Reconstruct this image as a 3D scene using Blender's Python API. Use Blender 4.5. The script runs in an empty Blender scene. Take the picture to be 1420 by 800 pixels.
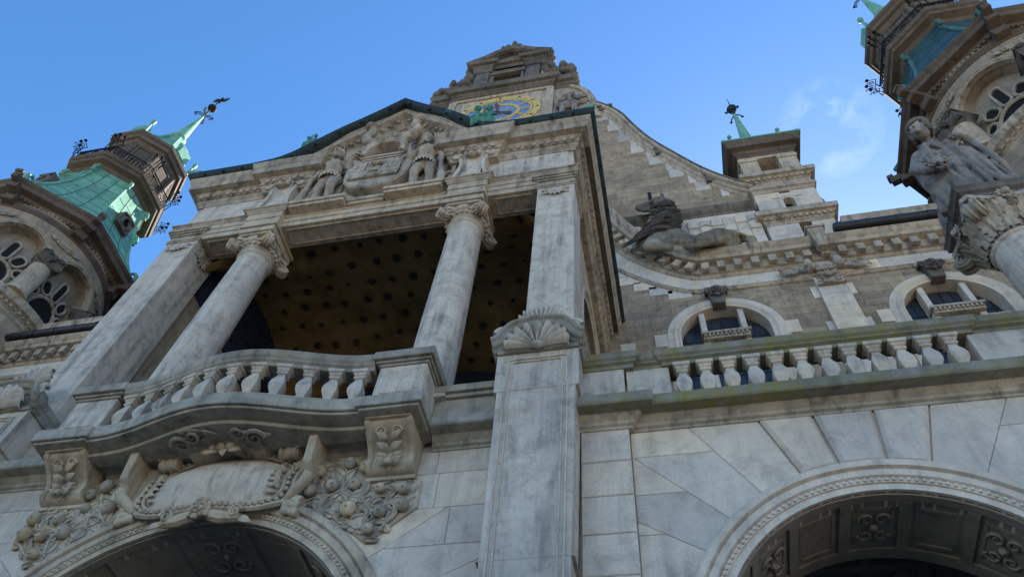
import bpy, bmesh, math, random
from math import sin, cos, pi, radians, sqrt, atan2
from mathutils import Vector, Matrix
from mathutils.geometry import tessellate_polygon

random.seed(11)
S = bpy.context.scene
COL = S.collection
V = Vector

# ------------------------------------------------------------------ camera, sky, sun, exposure
cd = bpy.data.cameras.new('camera')
cd.sensor_width = 36.0
cd.lens = 26.97
cd.clip_start = 0.1
cd.clip_end = 3000
cam = bpy.data.objects.new('camera', cd)
COL.objects.link(cam)
cam.matrix_world = Matrix(((0.9783, 0.1265, 0.1641, 6.73), (0.1952, -0.8279, -0.5258, -8.0),
                           (0.0694, 0.5464, -0.8346, 1.6), (0, 0, 0, 1)))
S.camera = cam
S.render.resolution_x, S.render.resolution_y = 1024, 576

SUN_EL, SUN_AZ = radians(40), radians(18)
w = bpy.data.worlds.new('World'); S.world = w; w.use_nodes = True
nt = w.node_tree; nt.nodes.clear()
sky = nt.nodes.new('ShaderNodeTexSky'); sky.sky_type = 'NISHITA'; sky.sun_disc = False
sky.sun_elevation = SUN_EL; sky.sun_rotation = SUN_AZ
sky.air_density = 1.0; sky.dust_density = 0.3; sky.ozone_density = 2.5
tc = nt.nodes.new('ShaderNodeTexCoord')
# thin wisps of cloud low in the south-east of the sky
mp = nt.nodes.new('ShaderNodeMapping'); mp.inputs['Scale'].default_value = (4.5, 4.5, 7.0)
nz = nt.nodes.new('ShaderNodeTexNoise'); nz.inputs['Scale'].default_value = 2.6; nz.inputs['Detail'].default_value = 7; nz.inputs['Roughness'].default_value = .6
rp = nt.nodes.new('ShaderNodeValToRGB'); rp.color_ramp.elements[0].position = .44; rp.color_ramp.elements[1].position = .72
dp = nt.nodes.new('ShaderNodeVectorMath'); dp.operation = 'DOT_PRODUCT'; dp.inputs[1].default_value = (.2422, .3935, .8868)
mr = nt.nodes.new('ShaderNodeMapRange'); mr.inputs[1].default_value = .9980; mr.inputs[2].default_value = .9995; mr.inputs[4].default_value = .20
mu = nt.nodes.new('ShaderNodeMath'); mu.operation = 'MULTIPLY'
mx = nt.nodes.new('ShaderNodeMixRGB'); mx.inputs[2].default_value = (8.5, 8.6, 8.6, 1)
bg = nt.nodes.new('ShaderNodeBackground'); bg.inputs[1].default_value = .098
out = nt.nodes.new('ShaderNodeOutputWorld')
L = nt.links.new
L(tc.outputs['Generated'], mp.inputs[0]); L(mp.outputs[0], nz.inputs[0]); L(nz.outputs[0], rp.inputs[0])
L(tc.outputs['Generated'], dp.inputs[0]); L(dp.outputs['Value'], mr.inputs[0])
L(rp.outputs[0], mu.inputs[0]); L(mr.outputs[0], mu.inputs[1]); L(mu.outputs[0], mx.inputs[0])
hs = nt.nodes.new('ShaderNodeHueSaturation'); hs.inputs['Saturation'].default_value = 1.24
L(sky.outputs[0], hs.inputs['Color']); L(hs.outputs[0], mx.inputs[1]); L(mx.outputs[0], bg.inputs[0]); L(bg.outputs[0], out.inputs[0])

sd = bpy.data.lights.new('sun', 'SUN'); sd.energy = 5.0; sd.angle = radians(.5); sd.color = (1, .95, .87)
sun = bpy.data.objects.new('sun', sd); COL.objects.link(sun)
sdir = V((sin(SUN_AZ)*cos(SUN_EL), cos(SUN_AZ)*cos(SUN_EL), sin(SUN_EL)))
sun.rotation_euler = sdir.to_track_quat('Z', 'Y').to_euler()
sun.location = sdir*200
vs = S.view_settings
vs.view_transform = 'Standard'; vs.look = 'None'; vs.gamma = 1; vs.use_curve_mapping = False
vs.exposure = 1.65

# ------------------------------------------------------------------ mesh helpers
class MB:
    def __init__(s, tone=.5):
        s.v = []; s.f = []; s.t = []; s.m = []; s.tone = tone; s.mi = 0
    def add(s, vs, fs, tone=None):
        o = len(s.v); s.v += [V(p) for p in vs]
        t = s.tone if tone is None else tone
        for f in fs:
            s.f.append([i+o for i in f]); s.t.append(t); s.m.append(s.mi)
        return s
    def box(s, x0, x1, y0, y1, z0, z1, tone=None):
        vs = [(x, y, z) for z in (z0, z1) for y in (y0, y1) for x in (x0, x1)]
        s.add(vs, [(0, 2, 3, 1), (4, 5, 7, 6), (0, 1, 5, 4), (2, 6, 7, 3), (0, 4, 6, 2), (1, 3, 7, 5)], tone)
        return s
    def cbox(s, x0, x1, y0, y1, z0, z1, c=.02, tone=None):
        """box with chamfered front (-y) edges"""
        vs = [(x0, y1, z0), (x1, y1, z0), (x1, y1, z1), (x0, y1, z1), (x0, y0+c, z0), (x1, y0+c, z0), (x1, y0+c, z1), (x0, y0+c, z1),
              (x0+c, y0, z0+c), (x1-c, y0, z0+c), (x1-c, y0, z1-c), (x0+c, y0, z1-c)]
        s.add(vs, [(0, 1, 2, 3), (0, 4, 5, 1), (1, 5, 6, 2), (2, 6, 7, 3), (3, 7, 4, 0), (4, 8, 9, 5), (5, 9, 10, 6), (6, 10, 11, 7), (7, 11, 8, 4), (8, 11, 10, 9)], tone)
        return s
    def obox(s, c, ax, ay, az, tone=None):
        """oriented box: centre c, half vectors ax ay az"""
        c, ax, ay, az = V(c), V(ax), V(ay), V(az)
        vs = [c+ax*i+ay*j+az*k for k in (-1, 1) for j in (-1, 1) for i in (-1, 1)]
        s.add(vs, [(0, 2, 3, 1), (4, 5, 7, 6), (0, 1, 5, 4), (2, 6, 7, 3), (0, 4, 6, 2), (1, 3, 7, 5)], tone)
        return s
    def poly(s, pts, d0, d1, plane='xz', ch=0, tone=None):
        """extrude a 2D outline; plane xz: depth along y (d0 = front), xy: along z, yz: along x. ch = front chamfer"""
        def m(p, d):
            return (p[0], d, p[1]) if plane == 'xz' else ((p[0], p[1], d) if plane == 'xy' else (d, p[0], p[1]))
        n = len(pts)
        vs = [m(p, d1) for p in pts]
        fs = []
        if ch:
            q = inset(pts, ch)
            vs += [m(p, d0+ch) for p in pts]+[m(p, d0) for p in q]
            for k in (0, n):
                fs += [(k+i, k+(i+1) % n, k+n+(i+1) % n, k+n+i) for i in range(n)]
            fs += [tuple(range(2*n, 3*n)), tuple(range(n))[::-1]]
        else:
            vs += [m(p, d0) for p in pts]
            fs += [(i, (i+1) % n, n+(i+1) % n, n+i) for i in range(n)]
            fs += [tuple(range(n, 2*n)), tuple(range(n))[::-1]]
        s.add(vs, fs, tone)
        return s
    def holed(s, outer, holes, f, d0, d1, tone=None):
        """flat panel with holes; f(u,v,d) -> 3D; front sheet at d0, reveals to d1"""
        allp = [outer]+holes
        flat = [p for l in allp for p in l]
        tri = tessellate_polygon([[V((p[0], p[1], 0)) for p in l] for l in allp])
        s.add([f(p[0], p[1], d0) for p in flat], [tuple(t) for t in tri], tone)
        for l in allp:
            n = len(l)
            s.add([f(p[0], p[1], d0) for p in l]+[f(p[0], p[1], d1) for p in l], [(i, (i+1) % n, n+(i+1) % n, n+i) for i in range(n)], tone)
        return s
    def sweep(s, path, prof, axis, flip=False, closed=False, caps=True, tone=None):
        """sweep closed profile loop (m = in-plane normal offset, c = offset along axis) along path with mitres"""
        P = [V(p) for p in path]; A = V(axis).normalized(); n = len(P); k = len(prof)
        ns = []
        for i in range(n):
            def seg(a, b):
                t = (P[b]-P[a]); t = (t-A*t.dot(A)).normalized(); q = t.cross(A)
                return -q if flip else q
            if closed: n1, n2 = seg((i-1) % n, i), seg(i, (i+1) % n)
            elif i == 0: n1 = n2 = seg(0, 1)
            elif i == n-1: n1 = n2 = seg(n-2, n-1)
            else: n1, n2 = seg(i-1, i), seg(i, i+1)
            d = max(1+n1.dot(n2), .25)
            ns.append((n1+n2)/d)
        vs = []
        for i in range(n):
            for m, c in prof: vs.append(P[i]+ns[i]*m+A*c)
        fs = []
        for i in range(n if closed else n-1):
            j = (i+1) % n
            for a in range(k):
                b = (a+1) % k
                fs.append((i*k+a, i*k+b, j*k+b, j*k+a))
        if caps and not closed: fs += [tuple(range(k))[::-1], tuple(range((n-1)*k, n*k))]
        s.add(vs, fs, tone)
        return s
    def lathe(s, c, prof, n=24, axis=(0, 0, 1), rot=0, caps=True, sx=1, sy=1, tone=None):
        """prof list of (r, h) along axis from centre c"""
        A = V(axis).normalized()
        X = V((1, 0, 0)) if abs(A.z) > .9 else A.cross(V((0, 0, 1))).normalized()
        Y = A.cross(X); c = V(c); vs = []; fs = []
        for r, h in prof:
            for i in range(n):
                a = rot+2*pi*i/n
                vs.append(c+A*h+X*(r*cos(a)*sx)+Y*(r*sin(a)*sy))
        for j in range(len(prof)-1):
            for i in range(n):
                fs.append((j*n+i, j*n+(i+1) % n, (j+1)*n+(i+1) % n, (j+1)*n+i))
        if caps: fs += [tuple(range(n))[::-1], tuple(range((len(prof)-1)*n, len(prof)*n))]
        s.add(vs, fs, tone)
        return s
    def tube(s, path, r, n=6, closed=False, tone=None):
        P = [V(p) for p in path]; m = len(P)
        R = r if isinstance(r, (list, tuple)) else [r]*m
        up = None; vs = []; fs = []
        for i in range(m):
            t = (P[(i+1) % m]-P[i-1]) if closed else (P[min(i+1, m-1)]-P[max(i-1, 0)])
            t.normalize()
            if up is None:
                up = V((0, 0, 1)) if abs(t.z) < .9 else V((1, 0, 0))
            x = (up-t*up.dot(t)).normalized(); y = t.cross(x); up = x
            for k in range(n):
                a = 2*pi*k/n
                vs.append(P[i]+(x*cos(a)+y*sin(a))*R[i])
        for i in range(m if closed else m-1):
            j = (i+1) % m
            for k in range(n): fs.append((i*n+k, i*n+(k+1) % n, j*n+(k+1) % n, j*n+k))
        if not closed: fs += [tuple(range(n))[::-1], tuple(range((m-1)*n, m*n))]
        s.add(vs, fs, tone)
        return s
    def blob(s, c, r, n=10, rot=None, tone=None):
        """ellipsoid"""
        c = V(c); r = (r, r, r) if isinstance(r, (int, float)) else r
        m = max(4, n//2+1); vs = [(0, 0, -1)]; fs = []
        for j in range(1, m):
            t = -pi/2+pi*j/m
            for i in range(n): vs.append((cos(t)*cos(2*pi*i/n), cos(t)*sin(2*pi*i/n), sin(t)))
        vs.append((0, 0, 1)); e = len(vs)-1
        for i in range(n): fs.append((0, 1+(i+1) % n, 1+i)); fs.append((e, e-n+i, e-n+(i+1) % n))
        for j in range(m-2):
            for i in range(n): fs.append((1+j*n+i, 1+j*n+(i+1) % n, 1+(j+1)*n+(i+1) % n, 1+(j+1)*n+i))
        pts = []
        for p in vs:
            q = V((p[0]*r[0], p[1]*r[1], p[2]*r[2]))
            if rot is not None: q = rot @ q
            pts.append(c+q)
        s.add(pts, fs, tone)
        return s
    def limb(s, p0, r0, p1, r1, n=10, tone=None):
        """tapered capsule"""
        p0, p1 = V(p0), V(p1); A = (p1-p0); l = A.length
        if l < 1e-5: return s.blob(p0, r0, n)
        pr = []
        for k in range(4): a = -pi/2+pi/2*(k+.15)/4; pr.append((max(r0*cos(a), 1e-3), r0*sin(a)))
        pr += [(r0, 0), (r1, l)]
        for k in range(4): a = pi/2*(k+.85)/4; pr.append((max(r1*cos(a), 1e-3), l+r1*sin(a)))
        return s.lathe(p0, pr, n, A, tone=tone)
    def chain(s, pts, n=10):
        """list of (point, radius)"""
        for a, b in zip(pts, pts[1:]): s.limb(a[0], a[1], b[0], b[1], n)
        return s
    def leaf(s, c, d, nrm, l, w, curl=.25, tone=None, lob=0):
        """leaf sheet with thickness growing from c along d, bowed along nrm"""
        c, d, nrm = V(c), V(d).normalized(), V(nrm).normalized(); b = d.cross(nrm)
        N = 6; top = []; 
        for i in range(N+1):
            t = i/N
            wd = w*sin(pi*min(.97, .06+.94*t)**.75)*(1+(.22*sin(t*pi*2*lob) if lob else 0))
            h = curl*l*(sin(pi*t*.9))
            mid = c+d*(l*t)+nrm*h
            top += [mid-b*wd-nrm*(.12*w), mid+nrm*(.10*w), mid+b*wd-nrm*(.12*w)]
        vs = top+[p-nrm*(.25*w) for p in top]; n3 = len(top); fs = []
        for i in range(N):
            for j in (0, 1):
                a = i*3+j; fs += [(a, a+1, a+4, a+3), (n3+a, n3+a+3, n3+a+4, n3+a+1)]
            for j in (0, 2):
                a = i*3+j; fs.append((a, a+3, n3+a+3, n3+a))
        fs += [(0, 1, n3+1, n3), (1, 2, n3+2, n3+1), (n3-3, n3-2, 2*n3-2, 2*n3-3), (n3-2, n3-1, 2*n3-1, 2*n3-2)]
        s.add(vs, fs, tone)
        return s
    def spiral(s, c, e1, e2, r, turns, rad, n=6, taper=.5, inner=.12, lift=None, steps=None):
        """scroll: starts at outer radius r in the plane e1,e2 and winds in"""
        c, e1, e2 = V(c), V(e1).normalized(), V(e2).normalized(); N = steps or int(14*turns)+2; P = []; R = []
        nn = e1.cross(e2)
        for i in range(N+1):
            t = i/N; a = 2*pi*turns*t; q = r*(1-t)+r*inner*t
            P.append(c+e1*(cos(a)*q)+e2*(sin(a)*q)+(nn*(lift*t) if lift else V())); R.append(rad*(1-t*(1-taper)))
        return s.tube(P, R, n)
    def build(s, name, mats, parent=None, sharp=35, loc=None, bevel=0):
        me = bpy.data.meshes.new(name)
        o = V(loc) if loc is not None else (parent_world(parent) if parent else V())
        me.from_pydata([tuple(p-o) for p in s.v], [], s.f)
        if not isinstance(mats, (list, tuple)): mats = [mats]
        for m in mats: me.materials.append(m)
        at = me.attributes.new('tone', 'FLOAT', 'FACE')
        at.data.foreach_set('value', s.t)
        me.polygons.foreach_set('material_index', s.m)
        bm = bmesh.new(); bm.from_mesh(me)
        bmesh.ops.recalc_face_normals(bm, faces=bm.faces)
        if bevel:
            es = [e for e in bm.edges if len(e.link_faces) == 2 and e.calc_face_angle(0) > radians(40)]
            bmesh.ops.bevel(bm, geom=es, offset=bevel, segments=1, affect='EDGES', profile=.5, clamp_overlap=True)
        bm.to_mesh(me); bm.free()
        me.polygons.foreach_set('use_smooth', [True]*len(me.polygons))
        me.set_sharp_from_angle(angle=radians(sharp))
        me.update()
        ob = bpy.data.objects.new(name, me); COL.objects.link(ob)
        if parent: ob.parent = parent
        elif loc is not None: ob.location = o
        return ob
    def sculpt(s, name, mat, parent=None, voxel=.04, smooth=3, loc=None):
        """fuse everything into one continuous skin (voxel remesh), then smooth"""
        me = bpy.data.meshes.new(name)
        o = V(loc) if loc is not None else (parent_world(parent) if parent else V())
        me.from_pydata([tuple(p-o) for p in s.v], [], s.f)
        bm = bmesh.new(); bm.from_mesh(me); bmesh.ops.recalc_face_normals(bm, faces=bm.faces); bm.to_mesh(me); bm.free()
        tmp = bpy.data.objects.new('tmp', me); COL.objects.link(tmp)
        r = tmp.modifiers.new('r', 'REMESH'); r.mode = 'VOXEL'; r.voxel_size = voxel
        if smooth:
            q = tmp.modifiers.new('s', 'SMOOTH'); q.factor = .5; q.iterations = smooth
        dg = bpy.context.evaluated_depsgraph_get(); dg.update()
        m2 = bpy.data.meshes.new_from_object(tmp.evaluated_get(dg)); m2.name = name
        bpy.data.objects.remove(tmp); bpy.data.meshes.remove(me)
        m2.materials.clear(); m2.materials.append(mat)
        at = m2.attributes.new('tone', 'FLOAT', 'FACE'); at.data.foreach_set('value', [.5]*len(m2.polygons))
        m2.polygons.foreach_set('use_smooth', [True]*len(m2.polygons))
        ob = bpy.data.objects.new(name, m2); COL.objects.link(ob)
        if parent: ob.parent = parent
        elif loc is not None: ob.location = o
        return ob

def parent_world(p):
    o = V(p.location)
    while p.parent: p = p.parent; o += V(p.location)
    return o

def inset(pts, d):
    n = len(pts); A = sum(pts[i][0]*pts[(i+1) % n][1]-pts[(i+1) % n][0]*pts[i][1] for i in range(n))
    sg = 1 if A > 0 else -1; res = []
    for i in range(n):
        p, q, r = V(pts[i-1]).to_2d(), V(pts[i]).to_2d(), V(pts[(i+1) % n]).to_2d()
        d1 = (q-p); d2 = (r-q)
        if d1.length < 1e-6 or d2.length < 1e-6: res.append(tuple(q)); continue
        d1.normalize(); d2.normalize()
        n1 = V((-d1.y, d1.x))*sg; n2 = V((-d2.y, d2.x))*sg
        k = max(1+n1.dot(n2), .4)
        m = (n1+n2)/k*d
        res.append((q.x+m.x, q.y+m.y))
    return res

def clip(pts, px, pz, nx, nz):
    """keep the side where (p - P).n <= 0"""
    res = []; n = len(pts)
    for i in range(n):
        a, b = pts[i], pts[(i+1) % n]
        da = (a[0]-px)*nx+(a[1]-pz)*nz; db = (b[0]-px)*nx+(b[1]-pz)*nz
        if da <= 0: res.append(a)
        if da*db < 0:
            t = da/(da-db); res.append((a[0]+(b[0]-a[0])*t, a[1]+(b[1]-a[1])*t))
    q = []
    for p in res:
        if not q or (abs(p[0]-q[-1][0])+abs(p[1]-q[-1][1])) > 1e-4: q.append(p)
    if len(q) > 1 and (abs(q[0][0]-q[-1][0])+abs(q[0][1]-q[-1][1])) < 1e-4: q.pop()
    return q

def arc(cx, cz, r, a0, a1, n, rz=None):
    rz = rz or r
    return [(cx+r*cos(a0+(a1-a0)*i/n), cz+rz*sin(a0+(a1-a0)*i/n)) for i in range(n+1)]

def thing(name, label, cat, loc=(0, 0, 0), group=None, kind=None):
    o = bpy.data.objects.new(name, None); COL.objects.link(o); o.location = loc
    o['label'] = label; o['category'] = cat
    if group: o['group'] = group
    if kind: o['kind'] = kind
    return o
def tag(o, label, cat, group=None):
    o['label'] = label; o['category'] = cat
    if group: o['group'] = group
    return o
def dup(root, loc=None, label=None, scale=None):
    r = root.copy(); COL.objects.link(r)
    if loc is not None: r.location = loc
    if label: r['label'] = label
    if scale: r.scale = scale
    for ch in list(root.children):
        c = ch.copy(); COL.objects.link(c); c.parent = r
        for g in list(ch.children):
            d = g.copy(); COL.objects.link(d); d.parent = c
    return r

# ------------------------------------------------------------------ materials
def N(t, kind, **kw):
    n = t.nodes.new('ShaderNode'+kind)
    for k, v in kw.items():
        if k in n.inputs.keys(): n.inputs[k].default_value = v
        else: setattr(n, k, v)
    return n
def ramp(t, src, stops):
    r = t.nodes.new('ShaderNodeValToRGB'); e = r.color_ramp.elements
    while len(e) < len(stops): e.new(.5)
    for el, (p, c) in zip(e, stops):
        el.position = p; el.color = c if len(c) == 4 else (*c, 1)
    t.links.new(src, r.inputs[0]); return r.outputs[0]
def mixc(t, fac, a, b, mode='MIX'):
    m = t.nodes.new('ShaderNodeMixRGB'); m.blend_type = mode
    for i, v in ((0, fac), (1, a), (2, b)):
        if hasattr(v, 'is_linked') or hasattr(v, 'links'): t.links.new(v, m.inputs[i])
        else: m.inputs[i].default_value = v if i == 0 else ((*v, 1) if len(v) == 3 else v)
    return m.outputs[0]
def noise(t, vec, scale, detail=6, rough=.6, sc=None, dist=0):
    if sc:
        m = t.nodes.new('ShaderNodeMapping'); m.inputs['Scale'].default_value = sc; t.links.new(vec, m.inputs[0]); vec = m.outputs[0]
    n = N(t, 'TexNoise', Scale=scale, Detail=detail, Roughness=rough, Distortion=dist); t.links.new(vec, n.inputs['Vector'])
    return n.outputs['Fac']

def stone(name, c1, c2, soot, streak=.5, patch=.5, bump=.25, rough=.85, bricks=None, moss=0, stain=None, spec=.25):
    warm = lambda c: (min(.78, c[0]*1.17), min(.75, c[1]*1.06), min(.72, c[2]*.94))
    c1, c2, soot = warm(c1), warm(c2), (soot[0], soot[1]*.96, soot[2]*.9)
    m = bpy.data.materials.new(name); m.use_nodes = True; t = m.node_tree; b = t.nodes['Principled BSDF']; lk = t.links.new
    vec = N(t, 'TexCoord').outputs['Object']
    # every block has its own piece of the figure in the stone
    at0 = N(t, 'Attribute', attribute_name='tone').outputs['Fac']; sc_ = N(t, 'VectorMath', operation='SCALE'); sc_.inputs[0].default_value = (31.0, 17.0, 23.0); lk(at0, sc_.inputs['Scale'])
    ad_ = N(t, 'VectorMath', operation='ADD'); lk(vec, ad_.inputs[0]); lk(sc_.outputs[0], ad_.inputs[1]); pv = ad_.outputs[0]
    big = noise(t, pv, .55, 5, .6, dist=.4)
    col = mixc(t, ramp(t, big, [(.3, (0, 0, 0)), (.7, (1, 1, 1))]), c1, c2)
    # each block keeps its own tint
    at = N(t, 'Attribute', attribute_name='tone').outputs['Fac']
    tint = ramp(t, at, [(0, (.66, .67, .70)), (.3, (.90, .91, .94)), (.5, (1, 1, 1)), (.75, (1.13, 1.06, .95)), (1, (1.28, 1.16, .92))])
    col = mixc(t, 1, col, tint, 'MULTIPLY')
    bf = None
    if bricks:
        bw, bh, mort, c3 = bricks
        sx = N(t, 'SeparateXYZ'); lk(vec, sx.inputs[0])
        ad = N(t, 'Math', operation='ADD'); lk(sx.outputs[0], ad.inputs[0]); lk(sx.outputs[1], ad.inputs[1])
        cb = N(t, 'CombineXYZ'); lk(ad.outputs[0], cb.inputs[0]); lk(sx.outputs[2], cb.inputs[1])
        br = N(t, 'TexBrick', Scale=1.0); br.inputs['Brick Width'].default_value = bw; br.inputs['Row Height'].default_value = bh
        br.inputs['Mortar Size'].default_value = mort; br.inputs['Mortar Smooth'].default_value = .3; br.offset = .43; br.squash = 1.3; br.squash_frequency = 3
        br.inputs['Color1'].default_value = (1.12, 1.10, 1.05, 1); br.inputs['Color2'].default_value = (.78, .77, .78, 1); br.inputs['Mortar'].default_value = c3
        lk(cb.outputs[0], br.inputs['Vector'])
        col = mixc(t, 1, col, br.outputs['Color'], 'MULTIPLY'); bf = br.outputs['Fac']
    mid = noise(t, pv, 3.2, 8, .65, dist=.6)
    col = mixc(t, 1, col, ramp(t, mid, [(.28, (1-.5*patch,)*3), (.5, (1, 1, 1)), (.75, (1+.18*patch, 1+.17*patch, 1+.12*patch))]), 'MULTIPLY')
    fine = noise(t, vec, 26, 6, .7)
    col = mixc(t, 1, col, ramp(t, fine, [(.3, (.88, .88, .88)), (.7, (1.08, 1.08, 1.08))]), 'MULTIPLY')
    # rain streaks and soot blotches, each with a shape of its own
    st = noise(t, vec, 2.2, 6, .6, (2.4, 2.4, .22), .2)
    bl = noise(t, vec, .9, 7, .7, None, .8)
    sm = N(t, 'Math', operation='MULTIPLY'); lk(ramp(t, st, [(.46, (0, 0, 0)), (.68, (1, 1, 1))]), sm.inputs[0]); lk(ramp(t, bl, [(.38, (.15,)*3), (.65, (1, 1, 1))]), sm.inputs[1])
    s2 = N(t, 'Math', operation='MULTIPLY'); lk(sm.outputs[0], s2.inputs[0]); s2.inputs[1].default_value = streak
    col = mixc(t, s2.outputs[0], col, soot)
    if stain:
        sn = noise(t, vec, .8, 5, .6, (1, 1, 1.3), 1.0)
        f = N(t, 'Math', operation='MULTIPLY'); lk(ramp(t, sn, [(.58, (0, 0, 0)), (.7, (1, 1, 1))]), f.inputs[0]); f.inputs[1].default_value = .55
        col = mixc(t, f.outputs[0], col, stain)
    if moss:
        mn = noise(t, vec, .75, 8, .68, (1, 1, 1), .5); m2 = noise(t, vec, 5, 6, .7, (1.6, 1.6, .5))
        f = N(t, 'Math', operation='MULTIPLY'); lk(ramp(t, mn, [(.5-.1*moss, (0, 0, 0)), (.62, (1, 1, 1))]), f.inputs[0]); lk(ramp(t, m2, [(.35, (.1,)*3), (.6, (1, 1, 1))]), f.inputs[1])
        f2 = N(t, 'Math', operation='MULTIPLY'); lk(f.outputs[0], f2.inputs[0]); f2.inputs[1].default_value = .8*moss
        col = mixc(t, f2.outputs[0], col, mixc(t, fine, (.15, .145, .04), (.30, .25, .055)))
    lk(col, b.inputs['Base Color'])
    b.inputs['Roughness'].default_value = rough; b.inputs['Specular IOR Level'].default_value = spec
    h = N(t, 'Math', operation='ADD'); lk(mid, h.inputs[0]); hm = N(t, 'Math', operation='MULTIPLY'); lk(fine, hm.inputs[0]); hm.inputs[1].default_value = .35; lk(hm.outputs[0], h.inputs[1])
    hh = h.outputs[0]
    if bf:
        q = N(t, 'Math', operation='SUBTRACT'); lk(hh, q.inputs[0]); lk(bf, q.inputs[1]); hh = q.outputs[0]
    bp = N(t, 'Bump', Strength=bump, Distance=.05); lk(hh, bp.inputs['Height']); lk(bp.outputs[0], b.inputs['Normal'])
    return m

def plain(name, c1, c2, scale=4, rough=.5, metal=0, bump=.1, sc=None, spec=.4):
    m = bpy.data.materials.new(name); m.use_nodes = True; t = m.node_tree; b = t.nodes['Principled BSDF']; lk = t.links.new
    vec = N(t, 'TexCoord').outputs['Object']
    n = noise(t, vec, scale, 6, .65, sc, .4)
    lk(mixc(t, ramp(t, n, [(.35, (0, 0, 0)), (.65, (1, 1, 1))]), c1, c2), b.inputs['Base Color'])
    b.inputs['Roughness'].default_value = rough; b.inputs['Metallic'].default_value = metal; b.inputs['Specular IOR Level'].default_value = spec
    bp = N(t, 'Bump', Strength=bump, Distance=.03); lk(n, bp.inputs['Height']); lk(bp.outputs[0], b.inputs['Normal'])
    return m

def copper(name, g1, g2, dark, rust, amount=.5, rustamt=.35, rough=.6):
    m = bpy.data.materials.new(name); m.use_nodes = True; t = m.node_tree; b = t.nodes['Principled BSDF']; lk = t.links.new
    vec = N(t, 'TexCoord').outputs['Object']
    n1 = noise(t, vec, 1.1, 7, .65, None, .6); n2 = noise(t, vec, 2.4, 6, .6, (2, 2, .3), .2); n3 = noise(t, vec, 14, 5, .7)
    col = mixc(t, ramp(t, n1, [(.32, (0, 0, 0)), (.68, (1, 1, 1))]), g1, g2)
    at = N(t, 'Attribute', attribute_name='tone').outputs['Fac']
    col = mixc(t, 1, col, ramp(t, at, [(0, (.75, .78, .8)), (1, (1.2, 1.2, 1.15))]), 'MULTIPLY')
    f = N(t, 'Math', operation='MULTIPLY'); lk(ramp(t, n2, [(.5, (0, 0, 0)), (.7, (1, 1, 1))]), f.inputs[0]); f.inputs[1].default_value = amount
    col = mixc(t, f.outputs[0], col, dark)
    nr = noise(t, vec, .7, 6, .7, (1.3, 1.3, .6), 1.2)
    f = N(t, 'Math', operation='MULTIPLY'); lk(ramp(t, nr, [(.6, (0, 0, 0)), (.7, (1, 1, 1))]), f.inputs[0]); f.inputs[1].default_value = rustamt
    col = mixc(t, f.outputs[0], col, rust)
    col = mixc(t, 1, col, ramp(t, n3, [(.3, (.85,)*3), (.7, (1.1,)*3)]), 'MULTIPLY')
    lk(col, b.inputs['Base Color']); b.inputs['Roughness'].default_value = rough; b.inputs['Specular IOR Level'].default_value = .35
    bp = N(t, 'Bump', Strength=.15, Distance=.04); lk(n1, bp.inputs['Height']); lk(bp.outputs[0], b.inputs['Normal'])
    return m

SOOT = (.045, .043, .045)
M_low = stone('pale_limestone', (.48, .45, .43), (.64, .605, .565), (.15, .145, .14), .45, .55, .22)
M_pil = stone('marble_limestone', (.41, .395, .385), (.57, .545, .51), (.085, .083, .085), .8, .8, .22, stain=(.42, .34, .24))
M_warm = stone('buff_limestone', (.36, .325, .275), (.52, .475, .405), (.07, .066, .062), .8, .75, .25, stain=(.40, .30, .17))
M_trim = stone('moulding_stone', (.29, .27, .24), (.45, .42, .37), (.05, .047, .045), .95, .8, .28)
M_dark = stone('sooty_stone', (.075, .073, .073), (.175, .168, .16), (.03, .03, .032), .75, .8, .35)
M_slab = stone('streaked_slab_stone', (.25, .245, .23), (.41, .405, .38), (.045, .05, .05), .8, .8, .3, moss=.45)
M_moss = stone('mossy_slab_stone', (.16, .165, .16), (.29, .29, .275), (.045, .05, .05), .7, .8, .3, moss=1.25)
M_wall = stone('coursed_rubble_stone', (.245, .212, .17), (.36, .318, .262), (.085, .08, .078), .4, .9, .4, bricks=(.95, .36, .009, (.45, .43, .42, 1)))
M_white = stone('white_dressed_stone', (.44, .44, .44), (.60, .585, .56), (.16, .155, .15), .35, .5, .2, stain=(.52, .42, .25))
M_tower = stone('tower_sandstone', (.255, .225, .19), (.36, .32, .27), (.08, .072, .065), .45, .6, .3, bricks=(1.1, .5, .008, (.5, .48, .45, 1)))
M_relief = stone('carved_stone', (.26, .24, .215), (.54, .51, .465), (.05, .047, .043), .8, 1.0, .35, stain=(.42, .29, .15))
M_statue = stone('weathered_statue_stone', (.14, .14, .145), (.34, .335, .335), (.035, .035, .037), .9, 1.0, .25)
M_horse = stone('mossy_statue_stone', (.075, .072, .065), (.34, .325, .29), (.025, .025, .025), .9, 1.1, .25, moss=.3)
M_mane = stone('sooty_mane_stone', (.035, .034, .032), (.11, .105, .095), (.02, .02, .02), .8, 1.0, .25)
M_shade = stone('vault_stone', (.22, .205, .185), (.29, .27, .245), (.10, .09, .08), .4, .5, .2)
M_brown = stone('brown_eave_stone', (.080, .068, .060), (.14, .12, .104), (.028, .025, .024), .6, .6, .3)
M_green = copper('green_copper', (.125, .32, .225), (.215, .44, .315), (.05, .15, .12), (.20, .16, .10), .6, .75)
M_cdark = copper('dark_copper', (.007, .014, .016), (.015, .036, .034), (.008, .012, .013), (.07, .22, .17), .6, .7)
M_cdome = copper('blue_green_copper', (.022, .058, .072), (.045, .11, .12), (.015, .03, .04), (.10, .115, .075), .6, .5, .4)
M_seam = copper('dull_green_copper', (.05, .13, .125), (.09, .20, .18), (.02, .05, .05), (.09, .10, .06), .6, .4)
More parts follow.
